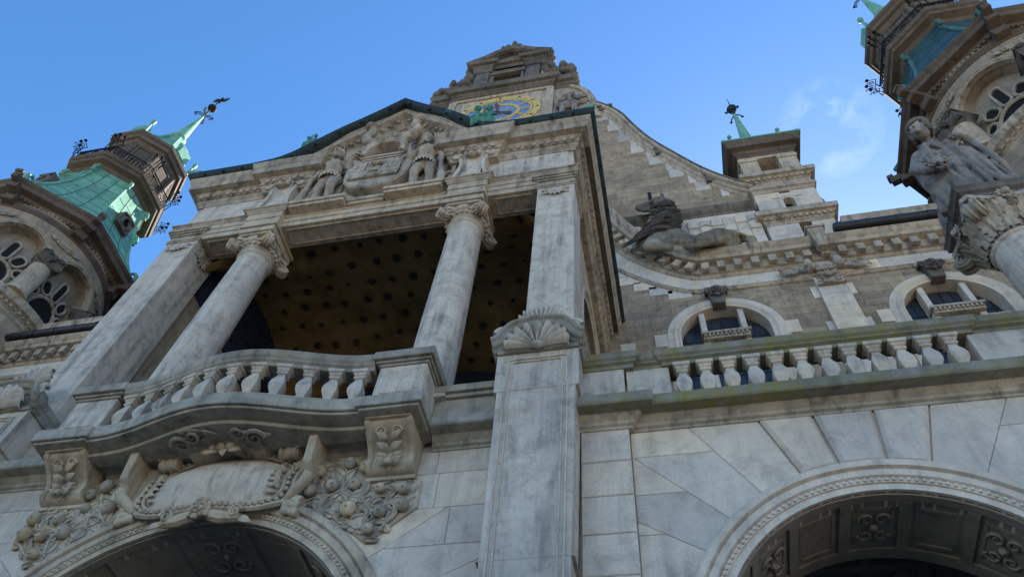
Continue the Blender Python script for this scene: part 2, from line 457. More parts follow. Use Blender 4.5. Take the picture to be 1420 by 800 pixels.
M_fig = copper('deep_green_copper', (.05, .20, .145), (.09, .28, .205), (.02, .08, .06), (.05, .05, .03), .7, .4)  # darker green than the roof copper, for the roof figures
M_line = copper('dark_seam_copper', (.02, .07, .055), (.035, .11, .085), (.01, .03, .03), (.05, .045, .03), .5, .4)
M_iron = plain('black_iron', (.010, .010, .012), (.022, .021, .021), 6, .75, 0, .1, None, .15)
M_pipe = plain('dark_painted_metal', (.016, .018, .026), (.03, .034, .045), 3, .4, .3)
M_gold = plain('gilding', (.70, .46, .10), (.88, .64, .20), 3, .4, .35)
M_blue = plain('blue_enamel', (.10, .20, .48), (.16, .30, .60), 2, .35)
M_hand = plain('bronze_hand', (.10, .06, .05), (.16, .10, .08), 5, .5, .3)
M_pave = stone('pale_gravel_paving', (.40, .36, .30), (.50, .46, .39), (.10, .10, .10), .2, .5, .2, bricks=(.6, .6, .01, (.5, .5, .5, 1)))
M_dkwall = plain('dark_plaster', (.10, .095, .085), (.14, .13, .12), 1.2, .9)  # plain dark plaster for passage ceilings and floors
M_mosaic = plain('gold_mosaic', (.27, .155, .052), (.48, .29, .105), 1.1, .55, .2, .3)
M_star = plain('dark_mosaic_star', (.03, .026, .026), (.085, .06, .038), 14, .6)
M_bluemo = plain('blue_mosaic', (.018, .03, .06), (.04, .06, .11), 3, .6)
M_glass = plain('window_glass', (.02, .03, .045), (.05, .062, .08), 2.2, .35, 0, .03, None, .3)
M_void = plain('dark_interior', (.006, .006, .007), (.012, .011, .011), 2, .9)
M_slate = stone('slate', (.09, .095, .10), (.15, .155, .16), (.05, .05, .05), .4, .6, .3, bricks=(.5, .35, .01, (.4, .4, .4, 1)))

# ------------------------------------------------------------------ shared builders for the building
def interp(pts, n):
    """smooth curve through points (Catmull-Rom)"""
    res = []
    P = [V((*p, 0)) if len(p) == 2 else V(p) for p in pts]
    for i in range(len(P)-1):
        a, b, c, d = P[max(i-1, 0)], P[i], P[i+1], P[min(i+2, len(P)-1)]
        for k in range(n):
            t = k/n
            q = .5*((2*b)+(c-a)*t+(2*a-5*b+4*c-d)*t*t+(-a+3*b-3*c+d)*t**3)
            res.append((q.x, q.y))
    res.append((P[-1].x, P[-1].y))
    return res

def ashlar_arch(mb, cx, cz, r, x0, x1, angs, tops, y=0.0, key=2, below=((0, .65),)):
    """one dressed block per voussoir and course, each a chamfered stone with its own tint"""
    R = random.Random(int(cx*100)+5)
    g = .0028
    def put(p, proud=0, ch=.007):
        p = [q for q in p]
        if len(p) < 3: return
        a = abs(sum(p[i][0]*p[(i+1) % len(p)][1]-p[(i+1) % len(p)][0]*p[i][1] for i in range(len(p))))/2
        if a < .02: return
        mb.poly(inset(p, .022 if proud else g), y-proud, y+.12, 'xz', ch, R.choice((.24, .34, .4, .46, .52, .56, .62, .70, .3)))
    for sg in (1, -1):
        xe = x1 if sg > 0 else x0
        half = abs(xe-cx)
        def M(p): return [(cx+sg*q[0], cz+q[1]) for q in p]
        for i in range(len(angs)):
            a0 = radians(angs[i-1]) if i else 0; a1 = radians(angs[i]); zt = tops[i]-cz
            if i == 0:
                if sg < 0: continue
                a0 = -a1
            lo = -half if i == 0 else 0
            p = [(lo, 0), (half, 0), (half, zt), (lo, zt)]
            p = clip(p, 0, 0, -cos(a0), sin(a0)); p = clip(p, 0, 0, cos(a1), -sin(a1))
            am = (a0+a1)/2; rr = r*cos((a1-a0)/2)
            p = clip(p, sin(am)*rr, cos(am)*rr, -sin(am), -cos(am))
            put(M(p), .06 if i < key else 0, .05 if i < key else .007)
        for i in range(1, len(angs)):
            if tops[i] >= tops[i-1]-.01: continue
            z0, z1 = tops[i]-cz, tops[i-1]-cz; a = radians(angs[i-1])
            p = [(0, z0), (half, z0), (half, z1), (0, z1)]
            p = clip(p, 0, 0, -cos(a), sin(a))
            if not p: continue
            xm = min(q[0] for q in p); xM = max(q[0] for q in p)
            if xM-xm > 1.25:
                xs = xm+(xM-xm)*R.uniform(.5, .62)
                put(M(clip(p, xs, 0, 1, 0))); put(M(clip(p, xs, 0, -1, 0)))
            else: put(M(p))
        # below the last voussoir and the springing
        z = tops[-1]-cz; first = True
        while z > -cz+.05:
            z0 = max(z-.65, -cz)
            p = [(0, z0), (half, z0), (half, z), (0, z)]
            if z > .01:
                a = radians(angs[-1]); p = clip(clip(p, r*sin(a), 0, -1, 0), 0, 0, -cos(a), sin(a))
            else: p = clip(p, r, 0, -1, 0)
            put(M(p)); z = z0

def archivolt(mb, cx, cz, r, y=0.0, w=.47, n=64, drop=None, a0=0.0):
    k = w/.47
    prof = [(0, -.3), (0, .02), (.10*k, .02), (.10*k, .045), (.16*k, .055), (.18*k, .03), (.20*k, .075), (.29*k, .085), (.31*k, .06), (.33*k, .12), (.40*k, .135), (.44*k, .11), (.47*k, .05), (.47*k, -.3)]
    p = [(cx+r*cos(pi-a0-(pi-2*a0)*i/n), y, cz+r*sin(pi-a0-(pi-2*a0)*i/n)) for i in range(n+1)]
    if drop is not None: p = [(cx-r, y, drop)]+p+[(cx+r, y, drop)]
    mb.sweep(p, prof, (0, -1, 0), flip=True)
    # bead row
    q = int(pi*(r+.14*k)/.085)
    for i in range(q):
        a = pi*(i+.5)/q
        mb.blob((cx+(r+.14*k)*cos(a), y-.055, cz+(r+.14*k)*sin(a)), (.03, .025, .03), 6)

def intrados(mb, cx, cz, r, y0, y1, drop):
    n = 48
    p = [(cx-r, y0, drop)]+[(cx+r*cos(pi-pi*i/n), y0, cz+r*sin(pi-pi*i/n)) for i in range(n+1)]+[(cx+r, y0, drop)]
    d = y1-y0
    mb.sweep(p, [(0, -.02), (0, -d), (.25, -d), (.25, -.02)], (0, -1, 0), flip=True)
    for a, b in ((.05, .17), (d-.22, d-.03)):
        mb.sweep(p, [(.02, -a), (-.025, -a), (-.025, -b), (.02, -b)], (0, -1, 0), flip=True)
    k = 9
    for i in range(k+1):
        a = pi*i/k
        e = V((cos(a), 0, sin(a))); tt = V((-sin(a), 0, cos(a)))
        c = V((cx, (y0+y1)/2, cz))+e*(r-.01)
        mb.obox(c, tt*.07, (0, d/2-.18, 0), e*.022)
        if i < k:
            a = pi*(i+.5)/k
            e = V((cos(a), 0, sin(a))); tt = V((-sin(a), 0, cos(a))); c = V((cx, (y0+y1)/2, cz))+e*(r-.004)
            hw = pi*r/k/2-.14; hd = d/2-.32
            for s1 in (-1, 1):
                mb.obox(c+tt*(s1*hw), tt*.025, (0, hd, 0), e*.016); mb.obox(c+V((0, s1*hd, 0)), tt*hw, (0, .025, 0), e*.016)
            if i % 2 == 0:
                for s1 in (-1, 1):
                    for s2 in (-1, 1):
                        mb.spiral(c+tt*(s1*hw*.42)+V((0, s2*hd*.45, 0))-e*.02, tt*s1, (0, s2, 0), min(hw, hd)*.42, 1.4, .028, 5)
                mb.blob(c-e*.02, .06, 8)

BAL = [(.10, 0), (.10, .06), (.082, .075), (.06, .12), (.062, .14), (.105, .24), (.112, .32), (.098, .42), (.060, .555), (.055, .585), (.085, .60), (.085, .635), (.065, .645), (.095, .69), (.095, .715), (.125, .735), (.125, .80)]
def baluster(x, y, z, parent, h=.78, mat=None, ang=0):
    mb = MB(random.choice((.3, .4, .5, .6, .65)))
    prof = [(r*1.5, q*h/.80) for r, q in BAL]
    mb.lathe((x, y, z), prof, 4, rot=pi/4+ang)
    return mb.build('baluster', mat or M_pil, parent, sharp=25, bevel=.006)

def rail_prof(o=.27, i=.13, z0=11.18, z1=11.5):
    h = z1-z0
    return [(-i, z0), (o-.10, z0), (o-.09, z0+.22*h), (o-.04, z0+.30*h), (o-.04, z0+.40*h), (o, z0+.52*h), (o+.01, z1-.03), (o-.01, z1), (-i, z1)]

def shell(mb, c, r, h, ex, ez, ey, ribs=9, a0=-1.75, a1=1.75, depth=.12, thick=.03):
    """scallop: fan of ribs from hinge c; ex across, ez up, ey outwards"""
    c, ex, ez, ey = V(c), V(ex), V(ez), V(ey); n = ribs*6; m = 7; vs = []; fs = []
    for j in range(m+1):
        t = j/m
        for i in range(n+1):
            a = a0+(a1-a0)*i/n; ph = (i/n*ribs) % 1
            rb = abs(sin(pi*ph))
            rr = t*(1+.07*rb*t)
            b = depth*sin(pi*min(1, t*.95+.05)*.62)*(0.55+.45*rb)+(.05*rb*t)
            vs.append(c+ex*(r*rr*sin(a))+ez*(h*rr*cos(a))+ey*b)
    for j in range(m):
        for i in range(n): fs.append((j*(n+1)+i, j*(n+1)+i+1, (j+1)*(n+1)+i+1, (j+1)*(n+1)+i))
    o = len(vs); vs2 = [v-ey*thick-ey*depth*.2 for v in vs]
    fs2 = [tuple(o+q for q in f[::-1]) for f in fs]
    rim = [(m*(n+1)+i, m*(n+1)+i+1, o+m*(n+1)+i+1, o+m*(n+1)+i) for i in range(n)]
    mb.add(vs+vs2, fs+fs2+rim)

def acanthus(mb, c, ex, ez, ey, w, h, curl=.12, thick=.03, lobes=4):
    """broad carved leaf: stands along ez from c, its tip curling out along ey"""
    c, ex, ez, ey = V(c), V(ex).normalized(), V(ez).normalized(), V(ey).normalized(); n = 6; m = 14; vs = []; fs = []
    for j in range(m+1):
        t = j/m
        wd = w*(.55+.5*sin(pi*(t*.8+.12)))*(1 if t < .8 else 1-(t-.8)*2.6)*(1+.16*sin(t*lobes*2*pi))
        z = h*(t if t < .8 else .8+.2*sin((t-.8)/.2*2.2)*.75); o = .02+curl*max(0, t-.35)**1.6*2.4
        for i in range(n+1):
            s = -1+2*i/n
            vs.append(c+ex*(wd*s)+ez*(z-.03*abs(s)*h)+ey*(o+.018*cos(s*pi*2.5)-.05*w*abs(s)))
    for j in range(m):
        for i in range(n): fs.append((j*(n+1)+i, j*(n+1)+i+1, (j+1)*(n+1)+i+1, (j+1)*(n+1)+i))
    o = len(vs); vs += [v-ey*thick for v in vs]; k = list(fs)
    fs += [tuple(o+q for q in f[::-1]) for f in k]
    for j in range(m):
        for i in (0, n): fs.append((j*(n+1)+i, (j+1)*(n+1)+i, o+(j+1)*(n+1)+i, o+j*(n+1)+i))
    fs += [(m*(n+1)+i, m*(n+1)+i+1, o+m*(n+1)+i+1, o+m*(n+1)+i) for i in range(n)]
    mb.add(vs, fs)

def mask(mb, c, s, lion=False):
    """grotesque face looking out (-y) and down"""
    c = V(c)
    B = lambda x, y, z, r, n=8: mb.blob(c+V((x, y, z))*s, tuple(q*s for q in r) if isinstance(r, tuple) else r*s, n)
    B(0, 0, 0, (.42, .34, .52)); B(0, -.34, -.02, (.09, .14, .17)); B(0, -.36, -.13, (.13, .10, .08))
    for k in (-1, 1):
        B(k*.17, -.30, .14, (.12, .09, .06)); B(k*.22, -.25, -.10, (.13, .12, .12)); B(k*.16, -.30, -.26, (.10, .08, .05))
        B(k*.40, -.05, .28, (.14, .14, .16)); B(k*.46, -.02, .0, (.13, .16, .2)); B(k*.42, -.05, -.28, (.14, .15, .2)); B(k*.2, -.1, .48, (.18, .16, .14))
    B(0, -.28, -.36, (.16, .10, .06)); B(0, -.18, -.55, (.18, .16, .18)); B(0, -.14, .5, (.16, .16, .14))

# ================================================================== ground
g = MB(); g.add([(-400, -400, 0), (400, -400, 0), (400, 400, 0), (-400, 400, 0)], [(0, 1, 2, 3)])
o = g.build('forecourt_paving', M_pave); o['kind'] = 'structure'

# ================================================================== entrance portico
ST, SB = 10.35, 10.13          # string course slab top and bottom
RT = 11.5                      # rail top
P = thing('entrance_portico', 'pale stone portico with tall open loggia, curved balcony and ogee pediment in the middle', 'portico', (0, 0, 0))

# ground floor wall with its arch
mb = MB()
ashlar_arch(mb, 0, 5.95, 3.40, -4.40, 4.40, [6, 17, 28, 39, 52, 65, 78], [9.95, 9.95, 9.95, 9.49, 8.84, 8.2, 7.55], key=0)
mb.tone = .2
mb.holed([(-4.45, 0), (4.45, 0), (4.45, 10.2), (-4.45, 10.2)], [[(-3.3, .01)]+arc(0, 5.95, 3.3, pi, 0, 40)+[(3.3, .01)]], lambda u, v, d: (u, d, v), .03, .5)
mb.build('ground_floor_wall', M_low, P)
mb = MB(.45); archivolt(mb, 0, 5.95, 2.95, drop=0); mb.build('archivolt', M_warm, P)
mb = MB(.4); intrados(mb, 0, 5.95, 2.95, 0, 1.5, 0); mb.build('arch_soffit', M_shade, P)
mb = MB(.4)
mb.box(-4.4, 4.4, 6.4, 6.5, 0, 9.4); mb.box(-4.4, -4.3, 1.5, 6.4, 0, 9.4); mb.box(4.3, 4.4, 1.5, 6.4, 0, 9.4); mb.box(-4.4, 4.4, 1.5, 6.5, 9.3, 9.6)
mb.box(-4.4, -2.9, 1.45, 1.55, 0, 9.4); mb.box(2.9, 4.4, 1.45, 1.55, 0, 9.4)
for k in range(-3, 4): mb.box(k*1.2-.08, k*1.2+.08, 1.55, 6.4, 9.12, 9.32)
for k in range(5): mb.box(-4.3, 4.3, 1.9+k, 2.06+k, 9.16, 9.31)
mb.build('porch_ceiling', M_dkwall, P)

# string course along the portico wall and its moulding
STR = [(-.3, 9.93), (.02, 9.93), (.03, 9.97), (.07, 9.99), (.08, 10.04), (.15, 10.10), (.17, SB), (.35, SB+.01), (.37, SB+.03), (.37, ST-.03), (.35, ST), (-.3, ST)]
mb = MB(.45)
for s in (-1, 1):
    q = [(s*3.3, 0, 0), (s*4.45, 0, 0)]
    mb.sweep(q if s > 0 else q[::-1], STR, (0, 0, 1))
mb.sweep([(-2.3, 0, 0), (2.3, 0, 0)], STR[:7]+[(-.3, SB)], (0, 0, 1))
mb.build('string_course', M_slab, P)

# ---- balcony: slab with a bowed front, pedestals, rail, balusters, corbels
def bow(x, off=0.0):
    return -.86-.41*(.5+.5*cos(pi*max(-1, min(1, x/2.27))))-off
xs = [-2.27+4.54*i/40 for i in range(41)]
bal = MB(.5)
pts = [(-3.33, .0), (-3.33, -.91), (-2.27, -.91)]+[(x, bow(x)) for x in xs]+[(2.27, -.91), (3.33, -.91), (3.33, 0)]
bal.poly(pts, SB, ST, 'xy')
q = inset(pts, .05); bal.poly([(a, min(b, 0)) for a, b in q], SB-.05, SB, 'xy')
q = inset(pts, .30); bal.poly([(a, min(b, 0)) for a, b in q], SB-.13, SB-.05, 'xy')
balcony = bal.build('balcony_slab', M_slab, P, bevel=.012)
mb = MB(.4)
# carved foliage under the middle of the bow
for i in range(16):
    a = random.uniform(0, 2*pi); r = random.uniform(.05, .55)
    mb.leaf((cos(a)*r*1.1, -.62+sin(a)*r*.4, SB-.13), (cos(a), sin(a)*.7, -.12), (0, 0, -1), .30, .10, .12)
for s in (-1, 1):
    mb.spiral((s*.62, -.66, SB-.2), (s, 0, 0), (0, -1, 0), .17, 1.6, .04); mb.spiral((s*.38, -.80, SB-.2), (s, 0, 0), (0, 1, 0), .13, 1.5, .035)
mb.build('soffit_foliage', M_shade, balcony)

rl = MB(.5)
PR = rail_prof()
path = [(x, bow(x, -.16), 0) for x in [-2.3+4.6*i/44 for i in range(45)]]
rl.sweep(path, [(m-.13, c) for m, c in PR], (0, 0, 1))
rl.sweep(path, [(-.12, ST), (.14, ST), (.14, ST+.05), (.12, ST+.07), (-.12, ST+.07)], (0, 0, 1))
for s in (-1, 1):
    for x0, x1, yy, zz0, zz1 in ((2.36, 3.24, -.78, ST, ST+.09), (2.37, 3.23, -.77, 11.22, 11.27), (2.33, 3.27, -.81, 11.27, 11.32), (2.28, 3.32, -.87, 11.32, 11.5)):
        rl.box(min(s*x0, s*x1), max(s*x0, s*x1), yy, -.02, zz0, zz1)
railo = rl.build('balcony_rail', M_slab, P, bevel=.01)
for s in (-1, 1):
    mb = MB(.55); a, b = sorted((s*2.40, s*3.20)); mb.box(a, b, -.74, -.03, ST+.09, 11.22); a, b = sorted((s*2.52, s*3.08)); mb.box(a, b, -.755, -.7, ST+.2, 11.12)
    mb.build('balcony_pedestal', M_pil, P, bevel=.012)
n = 11
for i in range(n):
    x = -2.08+4.16*i/(n-1)
    y = bow(x, -.19)
    sl = (bow(x+.01)-bow(x-.01))/.02
    baluster(x, y, ST+.06, railo, .78, M_pil, atan2(sl, 1))
# parapet of the loggia either side of the balcony
mb = MB(.5)
for s in (-1, 1):
    a, b = sorted((s*3.2, s*4.5))
    mb = MB(.5); mb.box(a, b, -.10, .35, ST, 11.0); mb.box(a, b, -.16, .40, 11.0, 11.08); mb.box(a, b, -.22, .45, 11.08, 11.24)
    a, b = sorted((s*3.45, s*4.3)); mb.box(a, b, -.115, -.09, ST+.14, 10.92)
    mb.build('loggia_parapet', M_trim, P, bevel=.01)

def corbel(x):
    w = .33
    prof = interp([(-.02, 9.42), (-.16, 9.46), (-.24, 9.56), (-.22, 9.68), (-.30, 9.80), (-.50, 9.93), (-.62, 10.0), (-.66, 10.08)], 4)
    mb = MB(.55)
    mb.poly([(.0, 10.10)]+[(.0, 9.42)]+prof+[(-.66, 10.10)], x-w, x+w, 'yz')
    for s in (-1, 1):
        mb.poly([(.0, 10.10)]+[(.0, 9.42)]+[(a-.025, b) for a, b in prof]+[(-.685, 10.10)], x+s*w-.045, x+s*w+.045, 'yz')
    mb.box(x-w-.07, x+w+.07, -.76, 0, 10.09, 10.135); mb.box(x-w-.03, x+w+.03, -.71, 0, 10.05, 10.09); mb.box(x-w-.05, x+w+.05, -.10, .02, 9.36, 9.43)
    ob = mb.build('corbel', M_warm, P, bevel=.006)
    mb = MB(.45)
    d = V((0, -.55, .62)).normalized(); nr = V((0, -.62, -.55)).normalized()
    for k in (-1, 1):
        for j, (a, b) in enumerate(((.08, 9.52), (.09, 9.62), (.10, 9.74), (.09, 9.84))):
            yy = -.24-.0-(max(0, b-9.66)*1.15)
            mb.leaf((x+k*.03, yy-.03, b), (k*.75, -.2, .35), nr, .2, .055, .2)
        mb.spiral((x+k*.12, -.52, 9.93), (k, 0, 0), d, .09, 1.4, .028)
    mb.leaf((x, -.26, 9.74), (0, .25, -1), (0, -1, -.2), .3, .10, .14); mb.blob((x, -.31, 9.52), (.07, .06, .06), 8)
    mb.build('acanthus_carving', M_warm, ob)
for x in (-2.76, 2.76): corbel(x)

# ---- cartouche over the arch
ct = MB(.55)
nx, nz = 28, 16
vs = []; fs = []
def cart(u, v):
    # u,v in -1..1 -> outline slightly waisted
    hw = 1.14*(1-.05*cos(pi*v))*(1-.10*abs(v)**3); hh = .50
    x = hw*u*(1-.06*v*v); z = 9.52+hh*v*(1-.30*abs(u)**4)+.05*cos(u*pi)
    d = .20*(1-u*u)**.5*(1-.6*v*v)+.06*(1-v*v)
    return V((x, -.10-d+.05*v, z))
for j in range(nz+1):
    for i in range(nx+1): vs.append(cart(-1+2*i/nx, -1+2*j/nz))
for j in range(nz):
    for i in range(nx): fs.append((j*(nx+1)+i, j*(nx+1)+i+1, (j+1)*(nx+1)+i+1, (j+1)*(nx+1)+i))
ct.add(vs, fs)
carto = ct.build('cartouche', M_pil, P, sharp=60)
fr = MB(.5)
loop = [cart(-1+2*i/24, -1) for i in range(24)]+[cart(1, -1+2*i/14) for i in range(14)]+[cart(1-2*i/24, 1) for i in range(24)]+[cart(-1, 1-2*i/14) for i in range(14)]
c0 = V((0, -.06, 9.52))
for k, (sc, dy, r) in enumerate(((1.035, -.04, .032), (1.17, .0, .05))):
    fr.tube([V((c0.x+(p.x-c0.x)*sc, p.y+dy, c0.z+(p.z-c0.z)*(sc+.02*k))) for p in loop], r, 6, True)
import itertools
prev = None
for p in loop:
    q = V((c0.x+(p.x-c0.x)*1.10, p.y-.05, c0.z+(p.z-c0.z)*1.12))
    if prev is None or (q-prev).length > .08: fr.blob(q, .043, 7); prev = q
# plate behind
pl = [(c0.x+(p.x-c0.x)*1.22, c0.z+(p.z-c0.z)*1.22) for p in loop[::3]]
fr.poly(pl, -.09, .02, 'xz', .03)
# rippling edge leaves inside both ends
for s in (-1, 1):
    for i in range(9):
        t = -.75+1.2*i/8
        p = cart(s*.97, t); fr.leaf(p+V((0, -.04, 0)), (-s*.35, -.1, .8 if i % 2 else -.1), (0, -1, 0), .17, .04, .25)
fr.build('bead_frame', M_warm, carto)
bk = MB(.5)
# scrolled side fins, top bracket and rolls
for s in (-1, 1):
    prof = [(s*1.62, 10.14), (s*1.50, 10.14), (s*1.44, 9.86), (s*1.46, 9.46), (s*1.58, 9.38), (s*1.62, 9.5)]
    bk.poly([(-.56, 10.14), (-.46, 9.55), (-.20, 9.36), (0, 9.30), (0, 10.14)], min(s*1.46, s*1.60), max(s*1.46, s*1.60), 'yz')
    bk.poly([(s*1.48, 10.05), (s*1.10, 9.98), (s*1.16, 9.62), (s*1.38, 9.30), (s*1.48, 9.36)], -.14, 0, 'xz', .03)
    # roll at the foot of the fin
    for j in range(3):
        bk.lathe((s*1.36-.13, -.13, 9.12-.10*j), [(.085-.01*j, 0), (.10-.01*j, .05), (.075-.01*j, .13), (.10-.01*j, .21), (.085-.01*j, .28)], 10, (1, 0, -.35*s))
    bk.tube([(s*1.56, -.30, 9.42), (s*1.50, -.28, 9.28), (s*1.36, -.22, 9.18), (s*1.25, -.16, 9.06)], [.10, .09, .08, .06], 8)
    # roll at the top
    bk.lathe((s*1.02-.15, -.22, 9.98), [(.09, 0), (.13, .03), (.10, .10), (.13, .17), (.10, .24), (.12, .30), (.05, .32)], 14, (1, 0, 0))
    bk.spiral((s*1.02+s*.17, -.22, 9.98), (0, -1, 0), (0, 0, 1), .12, 2, .025)
bk.poly([(-.78, 10.12), (-.60, 9.96), (-.26, 9.99), (-.14, 10.06), (.14, 10.06), (.26, 9.99), (.60, 9.96), (.78, 10.12)], -.50, -.02, 'xz', .02)
bk.build('scroll_bracket', M_warm, carto, bevel=.01)
fb = MB(.6)
for x, r in ((-.17, .075), (-.02, .095), (.15, .09)): fb.blob((x, -.50, 9.98), r, 10)
for a in (-.35, -.22, .05, .26, .36): fb.leaf((a*.4, -.47, 9.97), (a*3, -.1, -.5), (0, -1, 0), .22, .07, .2)
fb.build('fruit_cluster', M_warm, carto); fb = MB(.6)
# mask and lower scroll band
mask(fb, (0, -.30, 8.90), .30)
for s in (-1, 1):
    fb.tube([(s*.12, -.22, 8.86), (s*.35, -.20, 8.80), (s*.62, -.18, 8.80)], [.09, .10, .07], 8)
    fb.spiral((s*.55, -.26, 8.86), (s, 0, 0), (0, 0, 1), .11, 1.7, .035)
    fb.leaf((s*.6, -.2, 8.8), (s, 0, -.5), (0, -1, 0), .3, .06, .1)
fb.build('grotesque_mask', M_warm, carto)

# ---- fruit reliefs in the spandrels
def relief(s):
    R = random.Random(40+s)
    poly_ = [(1.30, 9.95), (1.75, 9.98), (2.40, 9.90), (2.44, 9.42), (3.24, 9.36), (3.26, 8.85), (2.62, 8.28), (2.0, 8.78), (1.35, 9.18)]
    mb = MB(.5)
    mb.poly([(s*a, b) for a, b in poly_][::s], -.045, .01, 'xz', .015)
    ob = mb.build('spandrel_panel', M_warm, P)
    def inside(x, z):
        c = False; n = len(poly_)
        for i in range(n):
            (x1, z1), (x2, z2) = poly_[i], poly_[(i+1) % n]
            if (z1 > z) != (z2 > z) and x < (x2-x1)*(z-z1)/(z2-z1)+x1: c = not c
        return c
    lm = MB(.5); placed = []; used = []
    def free(x, z, d): return all((x-a)**2+(z-b)**2 > d*d for a, b in used)
    def leaf_at(x, z, a, l, y=-.055):
        cx_, cz_ = x+cos(a)*l*.55, z+sin(a)*l*.55
        if not inside(cx_, cz_) or not inside(x+cos(a)*l*.9, z+sin(a)*l*.9) or not free(cx_, cz_, .105): return
        used.append((cx_, cz_))
        lm.leaf((s*x, y, z), (s*cos(a), -.10, sin(a)), (s*R.uniform(-.25, .25), -1, R.uniform(-.25, .25)), l, l*R.uniform(.30, .38), R.uniform(.04, .12), R.choice((.3, .5, .55, .7)))
        lm.tube([(s*x, y-.01, z), (s*(x+cos(a)*l*.5), y-.05, z+sin(a)*l*.5), (s*(x+cos(a)*l*.9), y-.045, z+sin(a)*l*.9)], .009, 4)
    # fruit first, then boughs winding past them with paired leaves
    for x, z in ((1.62, 9.66), (2.08, 9.72), (1.85, 9.32), (2.25, 9.30), (2.62, 9.16), (3.02, 9.18), (2.30, 8.86), (2.72, 8.78), (3.05, 8.84), (2.60, 8.46), (1.52, 9.28), (2.32, 9.62)):
        r = R.uniform(.085, .115); x += R.uniform(-.05, .05); z += R.uniform(-.04, .04); used.append((x, z)); placed.append((x, z))
        fm = MB(); fm.blob((s*x, -.12, z), (r, r*.9, r*R.uniform(.9, 1.15)), 14, tone=R.choice((.4, .6, .85)))
        fm.blob((s*x+R.uniform(-.03, .03), -.12-r*.88, z-.03), .018, 6)
        fm.build('carved_fruit', M_relief, ob)
    for x, z, a in ((1.45, 9.15, 1.1), (1.75, 8.98, .7), (2.1, 8.75, .45), (2.45, 8.45, .55), (1.4, 9.6, .3), (1.9, 9.05, 1.5), (2.4, 8.8, 1.35), (2.8, 8.5, 1.2)):
        pp = [(s*x, -.05, z)]; sd = 1
        for j in range(14):
            a += R.uniform(-.28, .28)
            for fx, fz in placed:
                if (x-fx)**2+(z-fz)**2 < .035: a += .5 if ((fx-x)*sin(a)-(fz-z)*cos(a)) > 0 else -.5
            x += cos(a)*.10; z += sin(a)*.10
            if not inside(x, z): break
            pp.append((s*x, -.075, z)); leaf_at(x, z, a+sd*R.uniform(.7, 1.1), R.uniform(.18, .25)); sd = -sd
            if j % 2: leaf_at(x, z, a+sd*R.uniform(.7, 1.1), R.uniform(.18, .25))
        if len(pp) > 2: lm.tube(pp, .022, 6)
    for i in range(900):
        x, z = R.uniform(1.3, 3.3), R.uniform(8.2, 10.0)
        leaf_at(x, z, R.uniform(0, 6.28), R.uniform(.16, .22), -.035)
    lm.build('carved_leaves', M_relief, ob)
relief(1); relief(-1)

